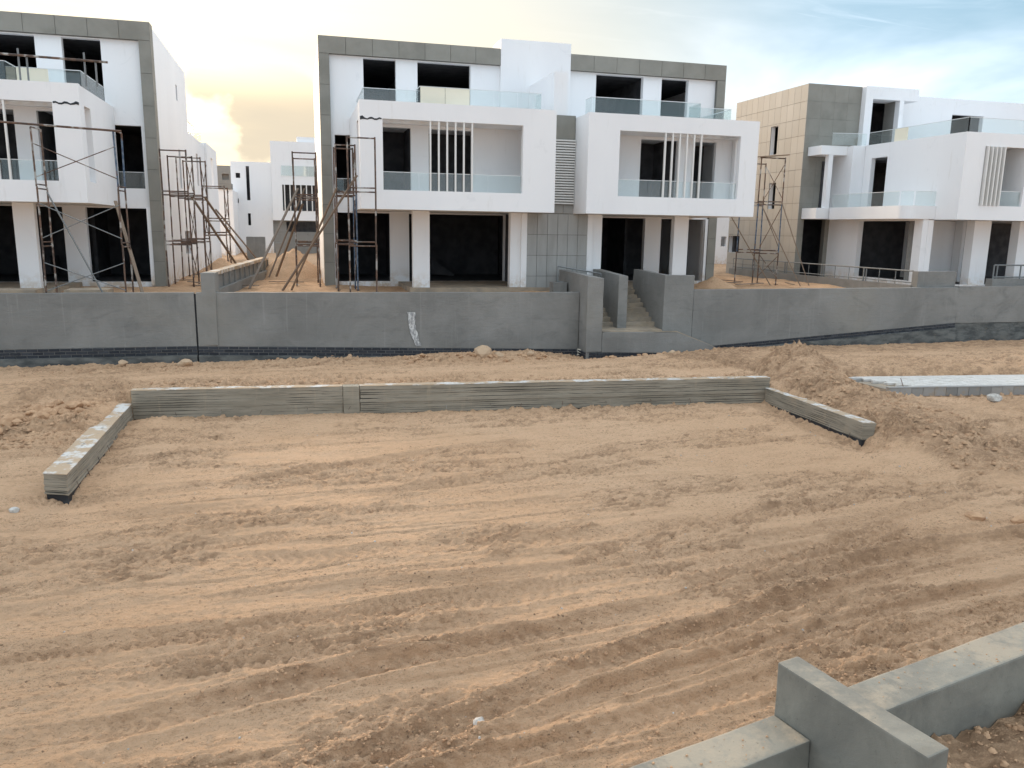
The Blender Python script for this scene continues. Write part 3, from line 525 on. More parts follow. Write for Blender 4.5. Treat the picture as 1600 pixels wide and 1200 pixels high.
def duplex(mid, label, dbox=0., daub=-1, fmats=None, splay=True, detail=True, films=None, sidewin=()):
    R_ = empty('duplex_house', (mid, 37, 2.3), label, 'house', 'three storey duplex houses')
    fo = 9.72
    # main front wall, both halves in one plane
    holes = []
    for s in (-1, 1):
        for (a, b, c, d) in ((6.4, 7.82, 9.68, 12.2), (3.03, 5.44, 9.68, 12.2), (7.9, 9.12, 6.4, 8.93), (6.75, 9.1, 2.5, 5.58), (1.35, 5.88, 2.5, 5.58)):
            a, b = sorted((mid+s*a, mid+s*b)); holes.append((a, b, c, d))
    MB().wall('y', 37.2, .28, mid-9.27, mid+9.27, 2.1, 12.25, holes).build('front_wall', 'white_plaster', R_)
    # grey frame: pillars and top band with cladding panels
    fm = MB()
    for s in (-1, 1):
        fm.box(mid+s*9.272, mid+s*(fo-.02), 37.03, 37.7, 2.1, 12.93)
    fm.box(mid-9.271, mid+9.271, 37.03, 37.7, 12.252, 12.93); FR = fm.build('frame', 'joint', R_)
    for s in (-1, 1):
        a, b = sorted((mid+s*9.27, mid+s*fo)); panel_grid(FR, 'cladding_panel', 'grey_panel', 'y', 37.03, a, b, 2.1, 12.25, 1, 8)
        a, b = sorted((mid+s*1.68, mid+s*fo)); panel_grid(FR, 'cladding_panel', 'grey_panel', 'y', 37.03, a, b, 12.25, 12.97, 7, 1)
        for k in range(8):     # pillar's outer flank
            z0 = 2.1+10.87*k/8; piece('cladding_panel', FR, 'grey_panel', (mid+s*(fo-.008), 37.35, z0+10.87/16), (.024, .68, 10.87/8-.012))
        piece('coping', FR, 'grey_panel', (mid+s*5.7, 37.36, 12.955), (8.0, .66, .03))
        # white reveal beside the pillar in the ground floor
        slab('door_jamb', R_, 'white_plaster', mid+s*9.115, mid+s*9.265, 37.05, 37.197, 2.35, 5.6)
    # side and rear walls
    for s in (-1, 1):
        hs = [w for w in sidewin] if s == 1 else []
        x = mid+s*(fo-.02)
        MB().wall('x', x-(.28 if s > 0 else 0), .28, 37.72, 48.0, 2.1, 12.9, hs).build('side_wall', 'white_plaster', R_)
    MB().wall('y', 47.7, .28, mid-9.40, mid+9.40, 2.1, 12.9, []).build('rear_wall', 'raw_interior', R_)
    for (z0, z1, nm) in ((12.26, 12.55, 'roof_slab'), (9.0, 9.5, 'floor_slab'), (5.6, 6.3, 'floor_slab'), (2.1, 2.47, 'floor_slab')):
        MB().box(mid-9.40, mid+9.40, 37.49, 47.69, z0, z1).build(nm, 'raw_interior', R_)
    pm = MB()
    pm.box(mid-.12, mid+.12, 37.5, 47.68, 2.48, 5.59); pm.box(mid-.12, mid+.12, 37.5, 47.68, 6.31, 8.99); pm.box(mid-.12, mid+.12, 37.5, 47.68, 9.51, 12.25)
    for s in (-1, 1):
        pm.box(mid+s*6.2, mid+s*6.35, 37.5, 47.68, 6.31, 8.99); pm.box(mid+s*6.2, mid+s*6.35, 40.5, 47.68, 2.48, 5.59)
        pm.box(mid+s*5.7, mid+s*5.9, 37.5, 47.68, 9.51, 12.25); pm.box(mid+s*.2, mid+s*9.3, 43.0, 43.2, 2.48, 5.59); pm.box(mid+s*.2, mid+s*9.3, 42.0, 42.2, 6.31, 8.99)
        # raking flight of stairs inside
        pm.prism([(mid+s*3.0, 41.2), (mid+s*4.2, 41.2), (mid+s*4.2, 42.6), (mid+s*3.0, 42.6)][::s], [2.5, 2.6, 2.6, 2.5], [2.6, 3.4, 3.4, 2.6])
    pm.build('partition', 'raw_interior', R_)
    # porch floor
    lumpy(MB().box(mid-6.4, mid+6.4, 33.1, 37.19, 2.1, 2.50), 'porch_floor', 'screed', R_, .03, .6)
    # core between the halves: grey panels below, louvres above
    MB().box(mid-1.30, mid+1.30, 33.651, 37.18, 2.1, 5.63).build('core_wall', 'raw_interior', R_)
    _c = MB().box(mid-1.40, mid+1.40, 33.23, 33.65, 2.1, 5.64).box(mid-.69, mid+.69, 33.23, 37.18, 5.641, 9.70); CO = _c.build('core', 'joint', R_)
    panel_grid(CO, 'core_panel', 'light_grey_panel', 'y', 33.23, mid-1.38, mid+1.38, 2.1, 5.64, 6, 4)
    panel_grid(CO, 'core_panel', 'grey_panel', 'y', 33.23, mid-.68, mid+.68, 8.72, 9.70, 1, 1); panel_grid(CO, 'core_panel', 'light_grey_panel', 'y', 33.23, mid-.68, mid+.68, 6.03, 8.70, 1, 2); panel_grid(CO, 'core_panel', 'light_grey_panel', 'y', 33.23, mid-.68, mid+.68, 5.65, 6.02, 3, 1)
    for k in range(25):
        piece('louvre_slat', CO, 'fin_white', (mid, 33.12, 6.08+k*.108), (1.35, .10, .062))
    for s in (-1, 1):
        db = dbox if s > 0 else -0*dbox
        X = lambda o: mid+s*o
        def bx(m, o0, o1, y0, y1, z0, z1): m.box(X(o0), X(o1), y0, y1, z0, z1)
        # porch pier and column
        MB().box(X(1.405), X(2.08), 33.30, 33.65, 2.1, 5.645).build('porch_pier', 'white_plaster', R_)
        slab('pier_strip', R_, 'white_plaster', X(1.36), X(1.62), 33.20, 33.298, 2.1, 5.64)
        c0, c1 = 5.55+db, 6.25+db
        MB().box(X(c0), X(c1), 33.3, 33.62, 2.1, 5.645).build('column', 'white_plaster', R_)
        # projecting first floor box
        o1 = 8.46+db; m = MB(); a0, a1 = sorted((X(.69), X(o1))); hx = sorted((X(2.06), X(7.6+db)))
        m.wall('y', 31.6, .26, a0, a1, 5.65, 9.65, [(hx[0], hx[1], 6.38, 9.0)])
        bx(m, .69, o1, 31.861, 37.19, 5.65, 6.33)                       # floor
        bx(m, .69, 4.9, 31.861, 37.19, 9.02, 9.62); bx(m, 4.901, o1, 33.05, 37.19, 9.02, 9.62); bx(m, 7.7+db, o1, 31.861, 33.049, 9.02, 9.62)   # roof with pergola opening
        bx(m, .69, .92, 31.861, 37.19, 6.331, 9.019)                   # inner flank
        y0, y1 = 31.861, 37.19
        xs_ = X(o1)-(.23 if s > 0 else 0)
        m.wall('x', xs_, .23, y0, y1, 6.331, 9.019, [(32.2, 33.1, 6.40, 9.0)])
        PB = m.build('projecting_box', 'white_plaster', R_)
        # recessed first floor wall
        hh = [tuple(sorted((X(6.29), X(7.42)))) + (6.34, 8.9), tuple(sorted((X(3.77), X(5.56)))) + (6.34, 8.9)]
        a0, a1 = sorted((X(.925), X(8.22+db))); MB().wall('y', 33.35, .22, a0, a1, 6.332, 9.018, hh).build('loggia_wall', 'white_plaster', R_)
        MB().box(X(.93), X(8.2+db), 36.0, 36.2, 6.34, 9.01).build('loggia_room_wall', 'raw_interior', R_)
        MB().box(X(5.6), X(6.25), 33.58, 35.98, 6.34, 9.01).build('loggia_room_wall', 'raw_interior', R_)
        for k in range(7): slab('pergola_slat', PB, 'fin_white', X(5.02+k*.40), X(5.16+k*.40), 31.865, 33.045, 9.15, 9.6)
        for k in range(6): slab('fin', PB, 'fin_white', X(5.74-k*.33), X(5.80-k*.33), 31.615, 31.715, 6.384, 8.998)
        glass_run(R_, (hx[0]+.01, 31.74), (hx[1]-.01, 31.74), 6.385, 7.05, 4)
        # strip window guard on the set-back wall
        glass_run(R_, (X(9.1), 37.3), (X(7.95), 37.3), 6.42, 7.05, 1)
        # roof terrace glass
        fl = (films or {}).get(s, {})
        glass_run(R_, (X(1.11), 32.4), (X(6.04+db), 32.4), 9.65, 10.36, 5, fl.get('front', ()), True)
        glass_run(R_, (X(6.06+db), 33.5), (X(8.13+db), 33.5), 9.65, 10.36, 2, fl.get('outer', ()))
        glass_run(R_, (X(6.05+db), 32.42), (X(6.05+db), 33.48), 9.65, 10.36, 1); glass_run(R_, (X(8.14+db), 33.52), (X(8.14+db), 37.15), 9.65, 10.36, 3)
        glass_run(R_, (X(1.10), 32.42), (X(1.10), 33.2), 9.65, 10.36, 1)
        # damp-proofing daub at the outer upper corner
        mb = MB(); n = 9 if s == daub else 0
        for k in range(n+1):
            o = o1-.02-k*.09; zc = 8.98+.03*math.sin(k*1.7); w = (.06 if k < 2 else .03)*random.uniform(.7, 1.3); mb.v += [(X(o), 31.592, zc-w), (X(o), 31.592, zc+w)]
        for k in range(n): mb.f.append((2*k, 2*k+2, 2*k+3, 2*k+1))
        if n: mb.build('sealant_patch', 'black_coating', R_)
        for (o, z) in ((4.6, 2.95), (6.0, 2.9)):  pass
    # stair tower and party wall on the roof terrace
    MB().box(mid-1.67, mid+1.67, 36.98, 38.6, 9.701, 13.39).build('stair_tower', 'white_plaster', R_)
    MB().box(mid-.30, mid+.30, 33.25, 36.978, 9.702, 11.42).build('party_wall', 'white_plaster', R_)
    return R_
duplex(10.89, 'white three storey duplex in the middle with grey frame and two boxed balconies', films={-1: {'front': (3, 4)}})
lh = duplex(-15.2, 'white three storey duplex cut off by the left edge, scaffold in front', dbox=-.33, daub=1, films={1: {'front': (3,), 'outer': (0,)}},
       sidewin=[(44.0, 44.5, 10.95, 11.7), (44.2, 46.6, 3.4, 4.6), (43.6, 44.3, 6.7, 8.6)])
# rear wing of the left house
rw = [MB().wall('x', -5.83, .28, 48.02, 56.3, 2.1, 9.9, [(51.5, 52.4, 7.2, 9.05)]).box(-14, -5.84, 48.02, 56.3, 9.3, 9.6).build('rear_wing', 'white_plaster', lh)]
glass_run(lh, (-5.7, 48.2), (-5.7, 52.4), 9.9, 10.6, 3); glass_run(lh, (-8, 56.2), (-5.7, 56.2), 9.9, 10.6, 2)
MB().wall('x', -5.70, .28, 56.31, 63.2, 2.1, 10.1, [(58.7, 60.2, 7.5, 9.35)]).wall('y', 56.31, .28, -12, -5.72, 2.1, 10.1).wall('y', 62.9, .28, -12, -5.72, 2.1, 10.1).build('rear_wing', 'white_plaster', lh)

# ---- right house
rh = empty('corner_house', (30, 39, 2.3), 'white house at the right with a tan panelled side wall and corner terrace', 'house')
tw = [(43.05, 44.0, 9.75, 11.2), (43.3, 44.2, 6.45, 7.95), (44.0, 45.3, 3.4, 4.45)]
BW = [(42.2, 42.95, 9.45, 11.05), (42.0, 42.7, 6.35, 7.85), (45.6, 46.9, 3.7, 4.75)]
MB().wall('x', 27.08, .28, 39.93, 47.0, 2.1, 12.9, BW).build('side_wall', 'joint', rh); SW = bpy.data.objects[list(PW)[-1]]
panel_grid(SW, 'tan_panel', 'tan_panel', 'x', 27.08, 39.6, 47.0, 2.1, 12.95, 12, 12, holes=BW)
for b in BW: # pale reveals
    MB().wall('x', 27.10, .24, b[0]-.06, b[1]+.06, b[2]-.06, b[3]+.06, [(b[0]+.005, b[1]-.005, b[2]+.005, b[3]-.005)]).build('window_reveal', 'white_plaster', rh)
fh = [(27.45, 28.85, 2.55, 5.75)]
MB().wall('y', 39.63, .28, 27.08, 30.55, 2.1, 12.9, fh).build('front_wall', 'joint', rh); FW = bpy.data.objects[list(PW)[-1]]
panel_grid(FW, 'grey_panel', 'grey_panel', 'y', 39.63, 27.08, 30.45, 2.1, 12.95, 4, 12, gap=.006, holes=fh)
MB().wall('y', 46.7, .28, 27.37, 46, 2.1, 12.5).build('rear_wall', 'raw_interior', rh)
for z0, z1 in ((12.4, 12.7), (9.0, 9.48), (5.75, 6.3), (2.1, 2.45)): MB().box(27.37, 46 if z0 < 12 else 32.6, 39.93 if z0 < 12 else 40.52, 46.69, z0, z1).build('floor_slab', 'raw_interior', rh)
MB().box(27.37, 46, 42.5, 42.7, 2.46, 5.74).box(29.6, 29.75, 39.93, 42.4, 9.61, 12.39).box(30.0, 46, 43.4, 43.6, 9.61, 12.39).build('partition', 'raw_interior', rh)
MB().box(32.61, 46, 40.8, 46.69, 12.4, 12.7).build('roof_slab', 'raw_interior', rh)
# upper portal and set-back upper wall
MB().wall('y', 39.25, .37, 30.46, 32.98, 9.6, 12.31, [(30.93, 32.70, 9.65, 12.3)]).box(30.46, 33.9, 39.25, 40.49, 12.311, 12.95).build('portal', 'white_plaster', rh)
MB().box(32.71, 32.97, 39.63, 40.48, 9.6, 12.318).build('portal_reveal', 'cement_render', rh)
MB().wall('y', 40.5, .28, 32.98, 47, 9.5, 12.83, [(37.45, 39.7, 9.7, 11.95)]).build('upper_wall', 'white_plaster', rh)
# box with side wall
m = MB(); m.wall('x', 29.70, .25, 31.36, 37.9, 5.72, 9.65, [(36.15, 37.35, 6.42, 8.95)]); m.wall('y', 31.1, .26, 29.70, 44, 5.72, 9.65, [(30.82, 33.3, 6.38, 9.05), (36.5, 41.5, 6.38, 9.05)])
m.box(29.951, 44, 31.361, 39.6, 9.1, 9.6); m.box(29.951, 44, 31.361, 39.6, 5.73, 6.34); m.build('projecting_box', 'white_plaster', rh)
MB().box(29.96, 44, 34.2, 34.4, 6.35, 9.09).build('loggia_room_wall', 'raw_interior', rh)
MB().box(33.31, 33.55, 31.37, 33.2, 6.35, 9.09).build('loggia_wall', 'white_plaster', rh); MB().box(29.96, 31.9, 33.0, 33.2, 6.35, 9.09).build('loggia_wall', 'white_plaster', rh)
for k in range(5): slab('fin', rh, 'fin_white', 30.90+k*.235, 30.96+k*.235, 30.98, 31.4, 6.385, 9.04)
glass_run(rh, (31.98, 31.22), (33.28, 31.22), 6.39, 7.05, 2); glass_run(rh, (29.80, 31.2), (29.80, 37.8), 9.655, 10.28, 7, (4,)); glass_run(rh, (29.84, 31.17), (44, 31.17), 9.655, 10.28, 14)
glass_run(rh, (27.9, 38.35), (29.75, 37.95), 9.66, 10.25, 2)
# first floor step-back, balcony frame
MB().wall('y', 37.92, .25, 28.95, 29.95, 5.72, 9.62).build('side_return', 'white_plaster', rh)
MB().box(28.95, 29.2, 38.18, 39.6, 5.73, 9.61).build('side_return', 'white_plaster', rh)
m = MB(); m.box(27.25, 28.945, 38.3, 39.58, 5.76, 6.34); m.box(27.33, 28.945, 38.4, 39.58, 9.15, 9.62); m.box(27.85, 28.12, 38.42, 38.72, 6.342, 9.148); m.build('balcony_frame', 'white_plaster', rh)
MB().box(28.3, 28.75, 39.50, 39.598, 6.36, 8.9).build('dark_opening_panel', 'raw_interior', rh)  # dark panel on the cladding, painted in place of an opening's shade
# terrace slab with rounded corner
c = [(29.095, 32.45), (29.69, 32.45), (29.69, 38.17), (28.0, 38.17), (28.0, 32.95)] + [(28.5-.5*math.cos(t), 32.95-.5*math.sin(t)) for t in np.linspace(.2, 1.57, 7)]
MB().prism(c, 5.74, 6.36).build('terrace_slab', 'white_plaster', rh)
glass_run(rh, (28.05, 33.05), (28.05, 38.1), 6.365, 7.02, 5); glass_run(rh, (28.5, 32.5), (29.66, 32.5), 6.365, 7.02, 2); glass_run(rh, (28.06, 32.95), (28.42, 32.52), 6.365, 7.02, 1)
# ground floor
m = MB(); m.wall('x', 29.10, .3, 32.5, 39.6, 2.1, 5.738, [(33.05, 37.1, 2.75, 5.66)]); m.box(29.41, 29.72, 32.5, 32.85, 2.1, 5.70); m.build('ground_floor_wall', 'white_plaster', rh)
MB().box(29.2, 30.0, 33.2, 33.5, 2.46, 5.7).build('inner_column', 'cement_render', rh)
MB().box(29.41, 44, 38.5, 38.7, 2.1, 5.7).box(29.42, 44, 32.9, 38.49, 2.1, 2.6).build('ground_floor_room', 'raw_interior', rh)
MB().box(32.05, 33.05, 32.4, 32.9, 2.1, 5.715).build('column', 'white_plaster', rh); MB().box(34.8, 36.0, 32.4, 32.9, 2.1, 5.715).build('column', 'white_plaster', rh); MB().box(29.75, 34.2, 31.9, 32.39, 2.1, 2.62).build('porch_plinth', 'white_plaster', rh)
MB().box(31.3, 33.2, 34.8, 35.0, 2.61, 5.71).build('porch_wall', 'white_plaster', rh); MB().box(33.21, 33.4, 34.3, 38.4, 2.61, 5.71).build('porch_wall', 'white_plaster', rh)
rr = empty('porch_railing', (33.6, 31.6, 2.6), 'short dark steel railing at the right edge before the porch', 'railing')
for z in (3.05, 3.62): tube('rail', rr, 'grey_steel', (32.3, 31.2, z), (40, 31.2, z), .035)
for x in (32.3, 32.5, 33.9, 35.3): tube('post', rr, 'grey_steel', (x, 31.2, 2.7), (x, 31.2, 3.62), .035)
lumpy(MB().box(32.1, 42, 31.0, 31.4, 2.2, 2.98), 'base_wall', 'cement_render', rr, .02, .5)

# ---- houses beyond
fh_ = empty('far_house', (-1.5, 80, 2.5), 'white house far back in the gap between the left and middle houses', 'house')
m = MB()
m.wall('y', 80, .4, -5.7, -2.12, 2.0, 10.68, [(-5.28, -4.88, 9.2, 9.66), (-4.36, -4.06, 7.2, 10.3), (-5.5, -5.1, 6.92, 7.34), (-6.3, -5.34, 4.2, 5.0), (-4.36, -4.1, 4.9, 6.0)])
m.wall('y', 79.6, .4, -2.1, 8, 5.4, 12.6, [(-1.15, 6, 6.3, 8.7)]); m.box(.3, 3.5, 80, 82, 12.61, 13.1); m.wall('x', -5.7, .3, 80.41, 92, 2, 10.68); m.wall('x', -2.1, .3, 80.01, 92, 5.41, 12.6); m.build('wall', 'white_plaster', fh_)
MB().wall('y', 80, .4, -2.1, 8, 2.0, 5.39, [(-.9, 4, 4.35, 5.3)]).build('garage_wall', 'cement_render', fh_)
MB().box(-5.3, 8, 80.9, 91.9, 2, 10.6).build('dark_core', 'raw_interior', fh_)
for k in range(9): slab('fin', fh_, 'fin_white', -1.0+k*.5, -.9+k*.5, 79.5, 79.59, 6.3, 8.7)
glass_run(fh_, (-1.2, 79.5), (5, 79.5), 9.5, 10.4, 5)
f2 = empty('distant_house', (-9.3, 120, 2.5), 'small beige unfinished house in the distance behind the left house', 'house')
MB().wall('y', 120, .4, -10.6, -7.6, 2, 12.9, [(-9.7, -8.8, 11.0, 11.8), (-9.7, -8.8, 9.6, 10.3)]).box(-10.6, -7.6, 120.5, 128, 2, 12.8).build('wall', 'far_beige', f2)
f3 = empty('low_annex', (-5.5, 74, 2.5), 'low white annex beside the far house', 'house')
MB().box(-8.2, -5.2, 74, 84, 2, 7.9).build('wall', 'white_plaster', f3); MB().box(-6.3, -5.25, 73.9, 75.5, 7.91, 8.4).build('roof_block', 'cement_render', f3)
f4 = empty('far_house', (34.5, 58, 2.3), 'white house far back between the middle and right houses', 'house')
MB().wall('y', 60, .3, 22, 36.5, 2, 9.5, [(33.9, 34.4, 3.8, 4.6), (31, 32, 3.8, 4.6)]).box(22, 36.5, 60.8, 70, 2, 9.4).build('wall', 'white_plaster', f4)
for i, (x, h) in enumerate(((-40, 12.8), (24, 12.8), (46, 12.6))):  # house blocks added to keep low sun off the ground
    hb = empty('far_house', (x, 82, 2.3), ('white house block added far behind the left house against low sun', 'white house block added far behind the middle house against low sun', 'white house block added far behind the right house against low sun')[i], 'house')
    MB().wall('y', 80, .4, x-9.7, x+9.7, 2, h, [(x-7, x-5, 9.6, 12), (x+5, x+7, 9.6, 12), (x-6, x-2, 6.4, 8.8), (x+2, x+6, 6.4, 8.8), (x-6, x-2, 2.4, 5.5), (x+2, x+6, 2.4, 5.5)]).build('wall', 'white_plaster', hb); MB().box(x-9.6, x+9.6, 80.9, 92, 2, h-.1).build('dark_core', 'raw_interior', hb)
# further house row added far behind to shut out low sun
for i, x in enumerate((-62, -24, 12, 35, 58, 80)):
    hb = empty('sun_screen_house', (x, 118, 2.3), 'white house block added in the last row as a sun screen', 'house', 'added last row of houses screening the sun')
    MB().wall('y', 116, .4, x-10.5, x+10.5, 2, 12.6, [(x-7, x-5, 9.6, 12), (x+5, x+7, 9.6, 12), (x-6, x-2, 6.4, 8.8), (x+2, x+6, 6.4, 8.8)]).build('wall', 'white_plaster', hb); MB().box(x-10.4, x+10.4, 116.9, 128, 2, 12.5).build('dark_core', 'raw_interior', hb)

# ------------------------------------------------------------------ retaining walls of the sandy bay
def board_wall(name, poly_top, z_top, z_bot, parent, courses=7, base=.14):
    """cast wall: stacked board courses, each a little proud or shy of the next, over a black tarred base"""
    P = [Vector((*p, 0)) for p in poly_top]      # front left, front right, back right, back left
    d = (P[1]-P[0]).normalized(); n = (P[3]-P[0]).normalized()
    def grow(o): return [((q := P[i]+d*(o*sd_)+n*(o*sn_)).x, q.y) for i, (sd_, sn_) in enumerate(((-1, -1), (1, -1), (1, 1), (-1, 1)))]
    H = z_top-z_bot-base; cuts = [random.uniform(.6, 1.4) for _ in range(courses)]; zc = [0]+list(np.cumsum(cuts)/sum(cuts)*H)
    for k in range(courses):
        mb = MB(); mb.prism(grow(random.uniform(-.014, .010)), z_bot+base+zc[k]+.004, z_bot+base+zc[k+1]-(.004 if k < courses-1 else 0)); lumpy(mb, 'board_course', 'board_concrete', parent, .018, .16)
    mb = MB(); mb.prism(grow(-.03), z_bot+base, z_top-.01); mb.build('wall_core', 'dark_joint', parent)
    mb = MB(); mb.prism(grow(-.02), z_bot-.3, z_bot+base-.002); lumpy(mb, 'tarred_base', 'black_coating', parent, .02, .4)
    mb = MB(); mb.prism(grow(0), z_top+.001, z_top+.012); lumpy(mb, 'top_skin', 'wall_top', parent, .016, .12)
def bpt(x, d=0): return (x, back_y(x)+d)
bw_ = empty('retaining_wall', (4.5, 21.3, 0), 'long low board-marked concrete retaining wall across the back of the sandy bay', 'wall', 'board-marked walls round the sandy bay')
for (x0, x1) in ((-4.25, 1.05), (1.50, 13.45)):
    board_wall('bay', [bpt(x0), bpt(x1), bpt(x1, .3), bpt(x0, .3)], .755, -.10, bw_, 9, .10)
lumpy(MB().prism([bpt(1.06, -.012), bpt(1.49, -.012), bpt(1.49, .3), bpt(1.06, .3)], -.2, .76), 'plain_pier', 'board_concrete', bw_, .012, .2)
for k in range(14):   # tie wires sticking out of the lower course
    x = -3.4+k*1.18+random.uniform(-.2, .2); p = Vector((*bpt(x, -.005), .20+random.uniform(-.02, .02))); tube('tie_wire', bw_, 'rust_steel', p, p+Vector((random.uniform(-.06, .06), -.05, random.uniform(-.13, -.06))), .006)
la = empty('retaining_wall', (-4.45, 18.6, 0), 'short board-marked concrete wall end at the left of the bay with dirty white top', 'wall', 'board-marked walls round the sandy bay')
board_wall('arm', [(-4.68, 15.80), (-4.24, 15.62), (-4.24, 21.72), (-4.68, 21.90)], .42, -.14, la, 8, .16)
ra = empty('retaining_wall', (13.4, 18.3, 0), 'short board-marked concrete wall end at the right of the bay beside the dirt heap', 'wall', 'board-marked walls round the sandy bay')
board_wall('arm', [(13.22, 15.98), (13.52, 15.90), (13.58, 20.35), (13.28, 20.36)], .46, -.14, ra, 8, .17)
for arm, x, ys_ in ((la, -4.235, (16.2, 17.0, 17.9, 18.8, 19.6)), (ra, 13.205, (16.4, 17.2, 18.0, 18.9))):
    for y in ys_: tube('tie_wire', arm, 'rust_steel', (x, y, .12), (x+(.05 if arm is la else -.05), y-.03, -.02), .006)
# rubble line lying on the back wall is added with the clods

# ------------------------------------------------------------------ foreground wall on the near plot
WA = rad(13.0); wd = Vector((math.cos(WA), math.sin(WA), 0)); wn = Vector((math.sin(WA), -math.cos(WA), 0))   # along, towards camera
w0 = Vector((2.83, 3.955, 0))
def wp(s, n): p = w0+wd*s+wn*n; return (p.x, p.y)
nw = empty('plot_wall', (2.9, 3.8, 0), 'grey cement plot wall in the bottom right corner with a taller cross wall', 'wall')
lumpy(MB().prism([wp(-6, .302), wp(-.004, .302), wp(-.004, 0), wp(-6, 0)], -.3, 2.0), 'low_wall', 'wet_cement', nw, .012, .06, .014)
lumpy(MB().prism([wp(.184, .302), wp(9, .302), wp(9, 0), wp(.184, 0)], -.3, 2.0), 'low_wall', 'wet_cement', nw, .012, .06, .014)
lumpy(MB().prism([wp(0, 1.02), wp(.18, 1.02), wp(.18, -.012), wp(0, -.012)], -.3, 2.35), 'cross_wall', 'wet_cement', nw, .009, .04, .014)
def near_surface(x, y):
    z = 1.60+.10*fbm(x*1.3, y*1.3, 4)+.10*fbm(x*6, y*6, 4)+.06*np.maximum(0, vnoise(x*14, y*14))+.03*vnoise(x*29, y*29); return z, np.clip(.95+.5*fbm(x*2, y*2, 3), 0, 1)
# sloping sheet follows the wall: built in wall coordinates
S_, T_ = np.meshgrid(np.linspace(-6, 9, 480), np.linspace(.31, 4.2, 150)); S_ = S_.ravel(); T_ = T_.ravel()
gx = w0.x+wd.x*S_+wn.x*T_; gy = w0.y+wd.y*S_+wn.y*T_; gz, gc = near_surface(gx, gy); gz = gz-.25*sstep(1.6, 4, T_)
me = bpy.data.meshes.new('near_plot_ground'); i = (np.arange(149)[:, None]*480+np.arange(479)[None]).ravel(); me.from_pydata(np.stack([gx, gy, gz], 1).tolist(), [], np.stack([i, i+480, i+481, i+1], 1).tolist())
me.polygons.foreach_set('use_smooth', [True]*len(me.polygons)); at_ = me.attributes.new('churn_shade', 'FLOAT', 'POINT'); at_.data.foreach_set('value', gc.astype(np.float32))
tag(mesh_obj('near_plot_ground', me, 'sand'), 'brown soil behind the near plot wall', 'ground', kind='structure')

# ------------------------------------------------------------------ paved strip on the right
pv = empty('paved_path', (21, 20.4, .2), 'raised grey block paving strip at the right with a broken left end', 'paving')
pa = Vector((17.45, 19.84, 0)); pdx = Vector((1, -.118, 0)).normalized(); pdy = Vector((.118, 1, 0)).normalized(); pang = math.atan2(pdx.y, pdx.x)
def pp(s, t): return pa+pdx*s+pdy*t
def gz_(p): return ground_z(p.x, p.y)
ZT = .43
cnt = 0
for j in range(16):
    y0 = .14+j*.105
    start = -.55*(j/16.0)+.25*math.sin(j*2.1)*.6+(.10 if j % 2 else 0)+.55*(1-j/16)
    for k in range(18):
        s = start+k*.205
        if s < -.6 or cnt >= 290: continue
        c = pp(s+.1, y0+.05); piece('paver', pv, 'paver', (c.x, c.y, ZT-.035+random.uniform(-.004, .004)), (.198, .098, .07), pang); cnt += 1
# beyond those the paving carries on as one sheet of joined pavers
mb = MB()
for j in range(16):
    y0 = .14+j*.105
    start = -.55*(j/16.0)+.25*math.sin(j*2.1)*.6+(.10 if j % 2 else 0)+.55*(1-j/16)
    for k in range(18, 62):
        s = start+k*.205; z = ZT+random.uniform(-.004, .004); q = [pp(s+.002, y0+.002), pp(s+.2, y0+.002), pp(s+.2, y0+.1), pp(s+.002, y0+.1)]; mb.prism([(p.x, p.y) for p in q], ZT-.07, z)
tag(mb.build('far_pavers', 'paver', pv), kind='stuff')
q = [pp(-.2, .02), pp(13, .02), pp(13, 1.8), pp(-.6, 1.8)]; MB().prism([(p.x, p.y) for p in q], -.2, ZT-.075).build('bedding', 'screed', pv)
for k in range(34):
    c = pp(-.05+k*.385, .055); piece('kerb_block', pv, 'kerb_block', (c.x, c.y, ZT-.155+random.uniform(-.008, .008)), (.372, .13, .26), pang+random.uniform(-.02, .02))
mb = MB(); q = [pp(-.25, -.02), pp(13, -.02), pp(13, .13), pp(-.25, .13)]; mb.prism([(p.x, p.y) for p in q], ZT-.022, ZT+.004); lumpy(mb, 'kerb_cap', 'kerb_block', pv, .01, .2)
kb = piece('loose_block', None, 'kerb_block', (17.15, 21.3, .36), (.42, .22, .16), .3); tag(kb, 'loose grey kerb block at the broken left end of the paving', 'block')
cl = piece('concrete_slab', None, 'pale_stone', (17.2, 19.25, .30), (.5, .2, .05), -.5); cl.rotation_euler.y = .3; tag(cl, 'broken pale slab lying below the end of the paving', 'slab')
rb_ = tube('steel_bar', None, 'rust_steel', pp(.35, .15)+Vector((0, 0, ZT-.02)), pp(.75, .9)+Vector((0, 0, ZT+.10)), .012); tag(rb_, 'thin rusty bar lying across the end of the paving', 'bar')

